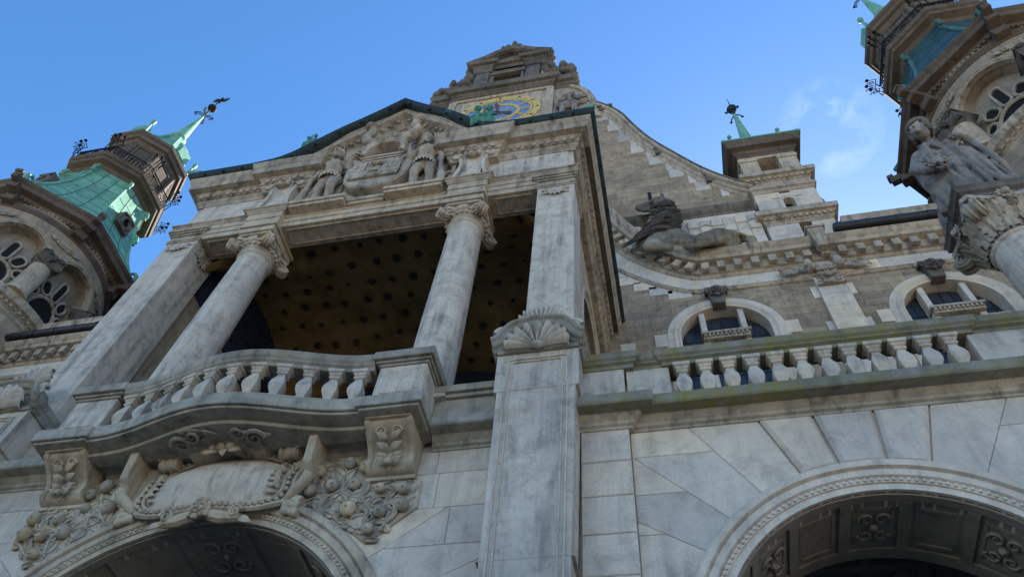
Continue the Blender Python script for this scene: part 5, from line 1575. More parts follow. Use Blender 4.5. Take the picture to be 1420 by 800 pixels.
    mb.blob((X, cy_, z+.85), .24, 12); mb.lathe((X, cy_, z+.85), [(.25, -.04), (.27, 0), (.25, .04)], 14); mb.tube([(X, cy_, z), (X, cy_, z+2.4)], [.06, .015], 6)
    mb.build('finial', M_cdark, sp_)
turret(1, 'small square belfry turret with green spire standing above the right end of the gable')
turret(-1, 'small square belfry turret behind the portico roof at the left end of the gable')

# ================================================================== terrace arcade (right), mirrored on the left
A = thing('terrace_arcade', 'pale stone arcade with wide arch and mossy balustrade right of the shell capped pylon', 'arcade', (9, 0, 0), 'terrace arcades beside the portico')
mb = MB(.5)
ashlar_arch(mb, 9.27, 6.40, 2.56, 6.31, 12.23, [6.5, 18, 31, 44, 57, 72], [9.95, 9.95, 9.95, 9.44, 8.76, 8.1], key=2)
z = 9.95
for h in [.62]*17:
    z0 = max(0, z-h); mb.cbox(5.60, 6.30, -.10, .12, z0+.004, z-.004, .012, random.choice((.3, .4, .45, .5, .6))); mb.cbox(12.24, 12.94, -.10, .12, z0+.004, z-.004, .012, random.choice((.3, .4, .5, .6))); z = z0
    if z <= 0: break
mb.tone = .2
mb.holed([(5.4, 0), (15.5, 0), (15.5, 10.2), (5.4, 10.2)], [[(6.80, .01)]+arc(9.27, 6.40, 2.47, pi, 0, 40)+[(11.74, .01)]], lambda u, v, d: (u, d, v), .03, .5)
mb.build('wall', M_low, A)
mb = MB(.5); archivolt(mb, 9.27, 6.40, 2.12, w=.45, drop=0); mb.build('archivolt', M_low, A)
mb = MB(.45); intrados(mb, 9.27, 6.40, 2.12, 0, 1.3, 0); mb.build('arch_soffit', M_shade, A)
mb = MB(.45)
mb.box(5.6, 13, 6.4, 6.5, 0, 9); mb.box(5.6, 5.7, 1.3, 6.4, 0, 9); mb.box(12.9, 13, 1.3, 6.4, 0, 9); mb.box(5.6, 13, 1.3, 6.4, 8.75, 8.95)
mb.box(5.6, 7.1, 1.28, 1.34, 0, 9); mb.box(11.45, 13, 1.28, 1.34, 0, 9)
for k in range(6): mb.box(5.7, 12.9, 1.6+.85*k, 1.74+.85*k, 8.62, 8.76)
for k in range(7): mb.box(6.2+k*1.0, 6.34+k*1.0, 1.34, 6.4, 8.66, 8.76)
for k in range(7):
    mb.blob((6.8+k, 2.0, 8.72), (.16, .16, .06), 8)
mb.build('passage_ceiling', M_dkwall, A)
mb = MB(.5)
pl = [(5.5, -.10, 0), (6.34, -.10, 0), (6.34, 0, 0), (12.2, 0, 0), (12.2, -.1, 0), (15.5, -.1, 0)]
mb.sweep(pl, STR[:7]+[(-.3, SB)], (0, 0, 1)); mb.build('string_moulding', M_trim, A)
mb = MB(.5)
SL = [(-.3, SB), (.35, SB+.002), (.37, SB+.03), (.37, ST-.03), (.35, ST), (-.3, ST)]
mb.sweep(pl, SL, (0, 0, 1)); mb.build('string_slab', M_moss, A)
rl = MB(.5)
rl.sweep([(5.5, -.10, 0), (6.33, -.10, 0), (6.33, -.02, 0), (7.03, -.02, 0), (7.03, -.06, 0), (11.33, -.06, 0), (11.33, -.02, 0), (15.5, -.02, 0)], [(m-.05, c) for m, c in PR], (0, 0, 1))
ra = rl.build('rail', M_moss, A)
rl = MB(.5)
rl.box(5.5, 6.30, -.20, .25, ST, 11.2); rl.box(6.33, 7.0, -.14, .22, ST, 11.2); rl.box(11.36, 15.5, -.14, .3, ST, 11.2)
rl.box(7.0, 11.36, -.24, .12, ST, ST+.07)
rl.build('parapet_pedestal', M_pil, A, bevel=.012)
for k in range(12): baluster(7.20+.354*k, -.08, ST+.06, ra, .80, M_pil)
mb = MB(.5); mb.box(5.4, 15.5, .3, 6.6, 9.9, 10.2); mb.build('terrace_floor', M_dkwall, A)
dup(A, (-9, 0, 0), 'pale stone arcade left of the portico, mostly cut off by the picture edge', (-1, 1, 1))

# ================================================================== column with statue at the right end of the terrace
CX, CY = 13.38, .31
Ccol = thing('statue_column', 'thick smooth stone column with carved leafy capital and square abacus at the right edge', 'column', (CX, CY, ST))
sh_ = column(CX, CY, 11.6, 14.0, .49, 'shaft', Ccol, M_pil)
mb = MB(.5); mb.box(CX-.75, CX+.75, CY-.75, CY+.75, ST, 11.62); mb.build('pedestal', M_pil, Ccol, bevel=.015)
mb = MB(.45)
mb.lathe((CX, CY, 14.05), [(.44, 0), (.46, .1), (.47, .4), (.56, .75), (.66, .86), (.60, .9)], 32)
for row, (n_, z0, h_, r_, cu, off) in enumerate(((8, 14.08, .46, .455, .12, 0), (8, 14.1, .66, .50, .14, pi/8))):
    for k in range(n_):
        a = 2*pi*k/n_+off; d = V((cos(a), sin(a), 0)); acanthus(mb, V((CX, CY, z0))+d*r_, (-sin(a), cos(a), 0), (d.x*.22, d.y*.22, 1), d, .19, h_, cu)
for k in range(4):
    a = pi/4+pi/2*k; d = V((cos(a), sin(a), 0)); t = V((-d.y, d.x, 0)); c = V((CX, CY, 14.66))+d*.78
    mb.lathe(c-t*.12, [(.08, 0), (.21, .015), (.23, .06), (.17, .12), (.23, .18), (.21, .225), (.08, .24)], 20, t)
    for q in (-1, 1): mb.spiral(c+t*(q*.125), d, V((0, 0, -1)), .20, 2.2, .036)
    mb.tube([c+V((0, 0, .13)), V((CX, CY, 14.62))+d*.62, V((CX, CY, 14.35))+d*.5], [.08, .08, .05], 8)
    acanthus(mb, V((CX, CY, 14.15))+d*.52, t, (d.x*.45, d.y*.45, 1), d, .17, .55, .10)
    a2 = pi/2*k; d = V((cos(a2), sin(a2), 0)); t = V((-d.y, d.x, 0)); c = V((CX, CY, 14.86))+d*.68
    for j in range(9): mb.leaf(c, t*cos(j*.7)+V((0, 0, sin(j*.7)))+d*.3, d, .17, .05, .15)
    mb.blob(c+d*.08, .08, 8)
    mb.tube([c+t*.1-V((0, 0, .1)), c+t*.3-V((0, 0, .2))-d*.05, c+t*.45-V((0, 0, .1))+d*.02], .035, 6); mb.tube([c-t*.1-V((0, 0, .1)), c-t*.3-V((0, 0, .2))-d*.05, c-t*.45-V((0, 0, .1))+d*.02], .035, 6)
ab = []
for k in range(4):
    a = pi/4+pi/2*k; ab += [(CX+.93*cos(a-.08), CY+.93*sin(a-.08)), (CX+.93*cos(a+.08), CY+.93*sin(a+.08)), (CX+.66*cos(a+.45), CY+.66*sin(a+.45)), (CX+.60*cos(a+pi/4), CY+.60*sin(a+pi/4)), (CX+.66*cos(a+pi/2-.45), CY+.66*sin(a+pi/2-.45))]
mb.poly(ab, 14.88, 15.0, 'xy', 0)
for v in mb.v: v.z -= .13
mb.build('capital', M_relief, Ccol)
mb = MB(.4)
q = [(CX-.55, CY-.55, 0), (CX+.55, CY-.55, 0), (CX+.55, CY+.55, 0), (CX-.55, CY+.55, 0)]
mb.sweep(q, [(-.62, 14.98), (-.03, 14.98), (-.02, 15.04), (.0, 15.06), (.0, 15.14), (.03, 15.14), (.05, 15.2), (.12, 15.24), (.12, 15.36), (.15, 15.42), (-.62, 15.42)], (0, 0, 1), closed=True)
for k in range(4):
    a = pi/2*k; d = V((sin(a), -cos(a), 0)); t = V((cos(a), sin(a), 0))
    for j in range(10): mb.obox(V((CX, CY, 15.10))+d*.565+t*(-.50+.111*j), t*.035, d*.02, (0, 0, .03), .7)
for v in mb.v: v.z -= .17
mb.build('abacus', M_dark, Ccol)

# statue: robed woman
def robed():
    base = V((CX, CY, 15.25)); mb = MB(.5)
    K = .90
    def lean(q):
        f = 1 if q.z > 2.85 else 1.06-.06*max(0, (q.z-2.3)/.55)
        return V((q.x*f-.02*(q.z/2.5)**2+.04, q.y*f-.14*(q.z/2.5)**2, q.z))*K
    face = -.7   # turned a little to the left
    n = 96; lv = 34; vs = []; fs = []
    for j in range(lv+1):
        t = j/lv; z = 2.62*t
        rx = .72-.20*t+.03*sin(t*5); ry = .52-.12*t
        if t > .82: rx -= (t-.82)*.5; ry -= (t-.82)*.6
        for i in range(n):
            a = 2*pi*i/n
            f = (.075*(1-t*.5))*sin(a*8+2.4*sin(t*2.6+a))+.05*(1-t*.5)*sin(a*15+5*t)+.09*max(0, sin(a*3+3.5*t))
            vs.append(base+lean(V(((rx+f)*cos(a)+.06*sin(t*3), (ry+f)*sin(a)-.06*t, z))))
    for j in range(lv):
        for i in range(n): fs.append((j*n+i, j*n+(i+1) % n, (j+1)*n+(i+1) % n, (j+1)*n+i))
    fs += [tuple(range(n))[::-1], tuple(range(lv*n, lv*n+n))]
    mb.add(vs, fs)
    p = lambda x, y, z: base+lean(V((x, y, z)))
    ch = lambda *a: mb.chain([(p(*q[:3]), q[3]*K) for q in a], 12)
    ch((.02, -.05, 2.3, .36), (.0, -.07, 2.62, .32), (-.02, -.07, 2.82, .24)); ch((-.25, -.05, 2.74, .2), (.22, -.05, 2.74, .2))
    for k in (-1, 1): mb.blob(p(-.03+k*.16, -.36, 2.50), (.16, .15, .15), 12)
    ch((-.05, -.10, 2.88, .13), (-.20, -.28, 3.06, .12))
    # cloak: long folds falling from the left shoulder and swept across the hips to the right hand
    for i in range(8):
        t = i/7; ch((-.46+.12*t, -.10-.24*t, 2.66, .085), (-.74+.24*t, -.14-.36*t, 1.9, .075), (-.80+.34*t, -.18-.40*t, 1.1-.1*t, .065), (-.70+.34*t, -.2-.40*t, .35-.1*t, .05))
    for i in range(7):
        t = i/6; ch((.46, -.24-.04*i, 2.3-.13*i, .06), (.15, -.54, 1.90-.17*i, .055), (-.28, -.58, 1.42-.17*i, .05), (-.62, -.36, 1.05-.13*i, .05))
    R = random.Random(7)
    for i in range(26):
        a = pi+pi*(i+.5)/26+R.uniform(-.04, .04); w0 = .44; ph = R.uniform(0, 6)
        q = []
        for j in range(6):
            t = j/5; z = 2.0-1.95*t; ra = .60+.21*t+.04*sin(ph+4*t)
            q.append((ra*cos(a)+.05*sin(ph+3*t)*t, (ra*.80)*sin(a)-.05, z, R.uniform(.045, .07)))
        ch(*q)
    for k in (-1, 1):
        for i in range(7):
            t = i/6; ch((k*(.42-.28*t), -.24-.08*t, 2.80-.02*i, .045), (k*(.30-.22*t), -.48, 2.42-.05*i, .04), (k*(.06-.05*t), -.50, 2.06-.04*i, .035))
    ch((-.50, -.12, 2.02, .07), (-.30, -.42, 1.98, .07), (.1, -.52, 2.0, .07), (.42, -.34, 2.05, .07), (.5, -.1, 2.06, .06))
    # right arm bent, hand at the breast; wide sleeve hanging in folds
    ch((.40, -.06, 2.68, .18), (.72, -.16, 2.20, .14), (.42, -.52, 2.38, .095)); mb.blob(p(.30, -.56, 2.44), (.10, .07, .08), 10)
    for i in range(4): ch((.28, -.60, 2.41+.045*i, .028), (.17, -.61, 2.44+.045*i, .025), (.10, -.56, 2.44+.04*i, .022))
    ch((.30, -.60, 2.40, .03), (.24, -.63, 2.34, .026))
    for i in range(6): ch((.74-.05*i, -.2-.06*i, 2.15, .07), (.90-.06*i, -.22-.06*i, 1.5, .075), (.86-.05*i, -.20-.06*i, .75+.09*i, .05))
    # left arm lowered, holding a posy
    ch((-.44, -.06, 2.68, .18), (-.74, -.14, 1.98, .14), (-.70, -.46, 1.32, .095)); mb.blob(p(-.68, -.54, 1.20), (.09, .08, .10), 10)
    for i in range(4): ch((-.72+.035*i, -.60, 1.20, .027), (-.72+.035*i, -.64, 1.10, .024), (-.71+.035*i, -.58, 1.05, .022))
    hb = MB(.4)
    # head: face, hair in a knot
    c, s = cos(face), sin(face); hk = 1.12
    def h(x, y, z): return p(-.26+(x*c-y*s)*hk, -.40+(x*s+y*c)*hk, 3.20+z*hk)
    rot = Matrix.Rotation(face, 3, 'Z')
    mb.blob(h(0, 0, 0), (.185, .215, .255), 16, rot); mb.blob(h(0, -.16, -.12), (.11, .08, .11), 10, rot)
    mb.chain([(h(0, -.19, .06), .03), (h(0, -.25, -.05), .045)], 8); mb.blob(h(0, -.21, -.125), (.06, .03, .018), 8, rot); mb.blob(h(0, -.20, -.195), (.055, .045, .045), 8)
    for k in (-1, 1):
        mb.blob(h(k*.075, -.175, .08), (.066, .033, .02), 8, rot); mb.blob(h(k*.07, -.165, .035), (.036, .025, .02), 8, rot); mb.blob(h(k*.10, -.12, -.05), (.066, .066, .075), 8); mb.blob(h(k*.165, .02, .0), (.03, .05, .065), 8)
    R = random.Random(4)
    for i in range(60):
        a = R.uniform(-2.3, 2.3); z = R.uniform(-.14, .24); hb.blob(h(.20*sin(a), .05+.20*cos(a), z), R.uniform(.05, .08), 7)
    for i in range(18): hb.blob(h(.20*sin(-1.5+3*i/17), -.19*cos(-1.5+3*i/17)+.0, .17+.03*(i % 2)), .06, 7)
    hb.blob(h(0, .26, .05), (.14, .13, .14), 10)
    ob = mb.sculpt('statue', M_statue, None, .018, 1, loc=base)
    tag(ob, 'weathered stone statue of a robed woman standing on the column at the right edge', 'statue')
    hb.sculpt('hair', M_dark, ob, .02, 0)
    fl = MB(.4)
    for i in range(44):
        a = R.uniform(0, 6.28); r = R.uniform(0, .22); c0 = p(-.66+r*cos(a), -.66-R.uniform(0, .1), 1.10+r*sin(a))
        fl.blob(c0, R.uniform(.035, .06), 6) if i % 2 else fl.leaf(c0, (cos(a), -.5, sin(a)), (0, -1, 0), .15, .05, .2)
    fl.build('posy', M_statue, ob)
robed()

# ================================================================== horse lying on the swooping cornice
def horse():
    base = V((8.7, 6.36, 24.6)); mb = MB(.5)
    F = .66     # carved in deep relief: flattened towards the wall
    def p(X, y, Z): return V((X, y, Z))
    ch = lambda *a: mb.chain([(p(*q[:3]), q[3]) for q in a], 14)
    # trunk: chest at the left, croup at the right
    ch((7.35, 0, 25.95, .78), (8.0, 0, 25.75, .80), (8.7, 0, 25.35, .70), (9.3, 0, 25.2, .66), (9.75, 0, 25.2, .64))
    mb.blob(p(9.78, -.22, 25.22), (.56, .60, .56), 16); mb.blob(p(7.55, -.38, 25.75), (.52, .5, .62), 14); mb.blob(p(8.25, -.25, 26.0), (.45, .5, .55), 12)
    # neck, crest and head
    ch((7.55, 0, 26.4, .80), (7.72, -.05, 27.1, .66), (7.86, -.12, 27.8, .52), (7.98, -.18, 28.45, .42), (8.02, -.22, 28.85, .32))
    ch((8.02, -.26, 28.85, .33), (7.72, -.30, 28.88, .30), (7.38, -.32, 28.74, .25), (7.16, -.34, 28.66, .21)); mb.blob(p(7.92, -.34, 28.62), (.30, .30, .32), 12)
    mb.blob(p(7.06, -.34, 28.70), (.16, .19, .17), 12); ch((7.85, -.30, 28.50, .20), (7.42, -.32, 28.44, .13), (7.20, -.34, 28.43, .10))
    for k in (-1, 1):
        mb.blob(p(7.74, -.32+k*.27, 28.98), (.12, .09, .075), 8); mb.blob(p(7.60, -.32+k*.24, 28.80), (.22, .06, .05), 8); mb.blob(p(7.0, -.36+k*.12, 28.78), (.06, .06, .05), 6)
        ch((8.02, -.22+k*.18, 29.1, .10), (8.02, -.24+k*.22, 29.36, .08), (7.98, -.24+k*.24, 29.56, .02))
    # folded legs tucked in: shoulder and forearm, thigh, hock and hoof
    ch((7.5, -.62, 25.6, .40), (7.25, -.80, 25.15, .28), (7.75, -.86, 24.86, .18))
    ch((9.6, -.62, 25.25, .50), (9.05, -.86, 25.02, .34), (9.5, -.92, 24.78, .20), (8.75, -.90, 24.66, .14), (8.5, -.90, 24.66, .17))
    mb.blob(p(8.3, -.66, 25.55), (.42, .22, .36), 12); mb.blob(p(9.95, -.5, 25.45), (.36, .30, .34), 12)
    for i in range(4): ch((8.5+.17*i, -.62, 25.75-.05*i, .05), (8.42+.17*i, -.74, 25.2-.03*i, .05))
    # tail swept round over the croup
    ch((10.15, .05, 25.5, .17), (10.45, -.1, 25.6, .16), (10.72, -.2, 25.35, .17), (10.70, -.3, 24.95, .15), (10.5, -.4, 24.75, .09))
    for i in range(6): ch((10.35, -.1-.08*i, 25.55, .06), (10.74+.02*i, -.22, 25.3, .07), (10.72-.07*i, -.32, 24.85, .04))
    # veins and folds of the throat, nostril and cheek
    for i in range(4): ch((7.75-.06*i, -.62, 28.1-.28*i, .05), (7.45-.05*i, -.66, 27.75-.30*i, .05))
    mn = MB(.35)
    R = random.Random(12)
    for i in range(64):
        t = R.random(); z = 28.9-2.6*t; x = 8.30+.20*sin(t*3)+.05*R.random()
        l = .45+1.15*t+R.uniform(-.1, .25); y0 = -R.uniform(.05, .3)
        sd = -.45-.28*t-R.uniform(0, .22)
        pp = []; ph = R.uniform(0, 6)
        for j in range(9):
            q = j/8
            pp.append(V((x-l*q*1.15+.05*sin(ph+q*8), 6.36+F*(y0+(sd-y0)*min(1, q*2.2)+.06*cos(ph+q*7)), z-.55*l*q*q-.12*q+.07*sin(ph+q*9))))
        r0 = R.uniform(.05, .085)
        mn.tube(pp, [r0*.8, r0, r0*1.1, r0*1.1, r0, r0*.9, r0*.7, r0*.5, r0*.15], 7, tone=R.choice((.1, .3, .5, .6)))
    for i in range(9):
        pp = [V((8.1-.1*j-.02*i, 6.36-F*(.25+.05*j+.04*(i % 4)), 29.12-.02*j*j+.04*sin(i+j))) for j in range(6)]
        mn.tube(pp, [.06, .07, .065, .05, .04, .015], 6)
    for v in mb.v: v.y = 6.36+v.y*F
    ob = mb.sculpt('horse_statue', M_horse, None, .032, 1, loc=base)
    mn.build('mane', M_mane, ob)
    ob.data.materials.append(M_dark)
    for f_ in ob.data.polygons:
        c_ = f_.center
        if c_.z > 3.15+.25*sin(c_.x*7)+.2*sin(c_.y*9): f_.material_index = 1
    tag(ob, 'mossy stone horse with flowing mane lying on the curved cornice', 'statue')
horse()

# ================================================================== corner towers
TX, TY = 22.4, 6.4
T = thing('corner_tower', 'round stone corner tower with blue green copper dome at the upper right edge', 'tower', (TX, TY, 0), 'domed corner towers')
def cp(a, z, r): return V((TX+r*sin(a), TY-r*cos(a), z))
RD = 4.0
A8 = [pi/4*k for k in range(8)]
mb = MB(.5)
zs, ha, rr = 28.85, radians(20.4), 1.42
for A0 in A8:
    n = 20; vs = []; fs = []
    for i in range(n+1):
        a = -pi/8+pi/4*i/n
        s_ = a*RD
        inside = abs(a) <= ha+1e-6
        zb = zs+sqrt(max(0, rr*rr-s_*s_)) if abs(s_) < rr else 26.3
        vs += [cp(A0+a, 26.3, RD), cp(A0+a, zb, RD), cp(A0+a, 31.7, RD)]
    for i in range(n):
        a = -pi/8+pi/4*(i+.5)/n; k = i*3
        if abs(a*RD) < rr: fs.append((k+1, k+4, k+5, k+2))
        else: fs += [(k, k+3, k+4, k+1), (k+1, k+4, k+5, k+2)]
    mb.add(vs, fs)
    # splayed reveal and the recessed wall behind
    loop = [(-rr, 26.3)]+arc(0, zs, rr, pi, 0, 22)+[(rr, 26.3)]
    m = len(loop)
    mb.add([cp(A0+u/RD, v, RD) for u, v in loop]+[cp(A0+u*.93/RD, zs+(v-zs)*.95, RD-.62) for u, v in loop], [(i, i+1, m+i+1, m+i) for i in range(m-1)], .45)
    vs = []; fs = []
    for i in range(13):
        a = -ha*1.1+2.2*ha*i/12; vs += [cp(A0+a, 26.2, RD-.62), cp(A0+a, 30.5, RD-.62)]
    rw = MB(.45); rw.add(vs, [(2*i, 2*i+1, 2*i+3, 2*i+2) for i in range(12)]); rw.build('recess_wall', M_shade, T)
mb.lathe((TX, TY, 0), [(RD+.02, 10), (RD+.02, 25.7)], 64, caps=False)
mb.build('drum', M_tower, T)
for A0 in A8:
    wm = MB(.5); R0 = RD-.58; cz = 27.3
    def cpt(u, v, d=0): return cp(A0+u/RD, v, R0+d)
    def petal(th, r0, r1, hw):
        # capsule from r0 to r1 along direction th
        pts = []
        dx, dz = sin(th), cos(th)
        for i in range(9): q = pi+pi*i/8; pts.append((r0+hw+hw*sin(q), hw*cos(q)))
        for i in range(9): q = pi*i/8; pts.append((r1-hw+hw*sin(q), hw*cos(q)))
        return [(a*dx+b*dz, cz+a*dz-b*dx) for a, b in pts]
    pet = [petal(0, .98, 2.25, .23), petal(.50, 1.02, 1.78, .26), petal(-.50, 1.02, 1.78, .26), petal(1.05, .98, 1.50, .25), petal(-1.05, .98, 1.50, .25)]
    for pp in pet: wm.tube([cpt(u, v, .06) for u, v in pp], .065, 6, True)
    pet2 = [petal(.34, 1.30, 1.92, .20), petal(-.34, 1.30, 1.92, .20)]
    lowl = [(-.86, 26.35)]+arc(0, cz, .86, pi, 0, 18)+[(.86, 26.35)]
    wm.tube([cpt(u, v, .07) for u, v in lowl], .075, 6); wm.tube([cpt(u*1.1, cz+(v-cz)*1.1, .03) for u, v in lowl], .05, 6)
    wo = wm.build('window', M_trim, T)
    pm = MB()
    for pp in pet:
        vs = [cpt(u, v, .045) for u, v in pp]; pm.add(vs, [tuple(range(len(vs)))])
    vs = [cpt(u, v, .045) for u, v in lowl]; pm.add(vs, [tuple(range(len(vs)))])
    pm.build('pane', M_void, wo)
    am = MB(.5)
    lp = [(-1.0, 26.35)]+arc(0, zs, 1.0, pi, 0, 30)+[(1.0, 26.35)]
    prf = [(.0, -.2), (.0, .03), (.05, .06), (.09, .03), (.11, .07), (.16, .07), (.19, .02), (.19, -.2)]
    vs = []; k = len(prf)
    for u, v in lp:
        for m_, c_ in prf:
            f = (rr-.06+m_)
            uu = u*f; vv = zs+(v-zs)*f if v > zs else v
            vs.append(cp(A0+uu/RD, vv, RD+c_))
    am.add(vs, [(i*k+a, i*k+(a+1) % k, (i+1)*k+(a+1) % k, (i+1)*k+a) for i in range(len(lp)-1) for a in range(k)])
    am.build('window_arch', M_trim, wo)
    a = A0+pi/8
    cm = MB(.55); c = cp(a, 26.4, RD+.10)
    cm.lathe(c, [(.52, 0), (.52, .12), (.47, .2), (.44, .3), (.43, 1.9), (.42, 2.0)], 24)
    co = cm.build('column', M_warm, T)
    cm = MB(.4); c = cp(a, 28.35, RD+.10); d = V((sin(a), -cos(a), 0)); t = V((cos(a), sin(a), 0))
    cm.lathe(c, [(.44, 0), (.5, .1), (.46, .2), (.58, .42), (.62, .5)], 20)
    for k in (-1, 1):
        cm.lathe(c+t*(k*.46)+d*.34+V((0, 0, .34))-t*.07, [(.08, 0), (.16, .02), (.12, .07), (.16, .12), (.08, .14)], 12, t)
        for j in range(5): cm.leaf(c+t*(k*(.1+.08*j))+d*.46+V((0, 0, .05)), t*(k*.3)+d*.3+V((0, 0, 1)), d, .4, .08, .15)
    cm.obox(c+V((0, 0, .56)), t*.50, d*.50, (0, 0, .06)); cm.obox(c+V((0, 0, .66)), t*.55, d*.55, (0, 0, .045))
    for k in (-1, 1): cm.spiral(c+t*(k*.3)+d*.56+V((0, 0, .62)), t*k, V((0, 0, 1)), .13, 1.5, .05)
    mask(cm, c+d*.62+V((0, 0, .40)), .28)
    cm.build('capital', M_dark, co)
    # little carved cartouche between the arches
    mm = MB(.45); c = cp(a, 30.35, RD+.03)
    mm.blob(c, (.30, .30, .26), 12) if False else None
    mm.obox(c, t*.26, d*.05, (0, 0, .16)); mm.obox(c+d*.04, t*.2, d*.04, (0, 0, .11))
    for k in (-1, 1):
        mm.spiral(c+t*(k*.34)+d*.04, t*k, V((0, 0, 1)), .15, 1.5, .045); mm.leaf(c+t*(k*.4), t*k+V((0, 0, .2)), d, .42, .10, .1)
    for j in range(3): mm.blob(c+t*(-.12+.12*j)+d*.08, .06, 7)
    mm.build('drum_ornament', M_trim, T)
# ring cornice under the windows
mb = MB(.5)
rng = [(TX+RD*cos(2*pi*i/72), TY+RD*sin(2*pi*i/72), 0) for i in range(72)]
mb.sweep(rng, [(-.4, 25.62), (.03, 25.62), (.05, 25.75), (.10, 25.8), (.12, 25.95), (.17, 26.0), (.30, 26.05), (.32, 26.2), (.36, 26.32), (.36, 26.4), (-.7, 26.42)], (0, 0, 1), closed=True)
for i in range(110):
    a = 2*pi*i/110; d = V((cos(a), sin(a), 0)); t = V((-d.y, d.x, 0)); mb.obox(V((TX, TY, 25.90))+d*(RD+.15), t*.06, d*.05, (0, 0, .07), .7)
mb.build('ring_cornice', M_trim, T)
# octagonal eave
def octo(r): return [(TX+r*cos(pi/8+pi/4*k), TY+r*sin(pi/8+pi/4*k), 0) for k in range(8)]
mb = MB(.5)
mb.sweep(octo(4.30), [(-.9, 31.25), (-.22, 31.25), (-.18, 31.4), (-.1, 31.5), (-.08, 31.66), (.0, 31.7), (.05, 31.8), (.38, 31.86), (.42, 32.12), (.50, 32.2), (.54, 32.34), (-.9, 32.4)], (0, 0, 1), closed=True)
for k in range(8):
    a0, a1 = V(octo(4.22)[k]), V(octo(4.22)[(k+1) % 8]); t = (a1-a0).normalized(); d = t.cross(V((0, 0, 1)))
    nn = int((a1-a0).length/.2)
    for i in range(nn): mb.obox(a0+t*(.1+i*.2)+V((0, 0, 31.6))+d*.03, t*.05, d*.07, (0, 0, .07), .7)
mb.sweep(rng, [(-.2, 31.0), (.03, 31.0), (.06, 31.1), (.12, 31.15), (.12, 31.3), (-.2, 31.3)], (0, 0, 1), closed=True)
mb.build('eave_cornice', M_brown, T)
for k in range(8):
    mb = MB(.4)
    a = pi/8+pi/4*k; d = V((cos(a), sin(a), 0)); t = V((-d.y, d.x, 0)); c = V((TX, TY, 31.75))
    mb.obox(c+d*4.35, t*.22, d*.5, (0, 0, .22)); mb.obox(c+d*4.9+V((0, 0, .3)), t*.14, d*.28, (0, 0, .2)); mb.obox(c+d*4.2+V((0, 0, -.4)), t*.26, d*.2, (0, 0, .25)); mb.obox(c+d*5.12+V((0, 0, .58)), t*.17, d*.12, (0, 0, .1))
    mb.build('corner_bracket', M_brown, T, bevel=.015)
# heights of the upper tower follow these knots
KN = [(0, 0), (32.4, 32.4), (40.2, 38.75), (41.4, 39.8), (46.1, 43.95), (48.5, 48.5), (90, 90)]
def wz(z):
    for (a, b), (c, d) in zip(KN, KN[1:]):
        if z <= c: return b+(d-b)*(z-a)/(c-a)
class MBT(MB):
    def build(s, *a, **k):
        for v in s.v: v.z = wz(v.z)
        return MB.build(s, *a, **k)
# bell-shaped copper dome
DP = [(32.36, 4.68), (32.7, 4.45), (33.3, 4.12), (34.2, 3.70), (35.3, 3.30), (36.7, 2.92), (38.2, 2.60), (39.5, 2.38), (40.3, 2.30)]
M_d = M_cdome
mb = MBT(.5)
R = random.Random(17)
for k in range(8):
    for (z0, r0), (z1, r1) in zip(DP, DP[1:]):
        for j in range(3):
            def q(z, r, f):
                a, b = V(octo(r)[k]), V(octo(r)[(k+1) % 8]); v = a+(b-a)*f; v.z = z; return v
            mb.add([q(z0, r0, j/3), q(z0, r0, (j+1)/3), q(z1, r1, (j+1)/3), q(z1, r1, j/3)], [(0, 1, 2, 3)], R.uniform(.25, .75))
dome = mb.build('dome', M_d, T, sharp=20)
mb = MBT(.6)
for k in range(8):
    def q(z, r, f):
        a, b = V(octo(r)[k]), V(octo(r)[(k+1) % 8]); v = a+(b-a)*f; v.z = z; return v
    mb.tube([q(z, r+.03, 0) for z, r in DP], [.11, .11, .10, .10, .09, .09, .09, .09, .09], 6)
    c = q(32.6, 4.6, 0); d = (c-V((TX, TY, c.z))).normalized()
    mb.tube([c, c+d*.12+V((0, 0, .35)), c-d*.1+V((0, 0, .7)), c-d*.45+V((0, 0, .6))], [.13, .12, .10, .05], 7)
    mb.tube([q(40.3, 2.48, 0), q(39.8, 2.62, 0), q(39.5, 2.5, 0)], [.10, .11, .06], 7); mb.blob(q(39.45, 2.58, 0), .12, 8)
mb.build('dome_ridge', M_seam, dome)
mb = MBT(.5)
for k in range(8):
    for f in (1/3, 2/3): mb.tube([q(z, r+.004, f) for z, r in DP], .020, 4)
    for i, (z, r) in enumerate(DP[1:-1]):
        for f in (0, 1/3, 2/3): mb.tube([q(z+(.35 if (f > .3 and f < .5) else 0), (r if not (f > .3 and f < .5) else r-.35*(r-DP[i+2][1])/(DP[i+2][0]-z))+.004, f), q(z+(.35 if (f > .3 and f < .5) else 0), (r if not (f > .3 and f < .5) else r-.35*(r-DP[i+2][1])/(DP[i+2][0]-z))+.004, f+1/3)], .016, 4)
mb.build('dome_seam', M_line, dome)
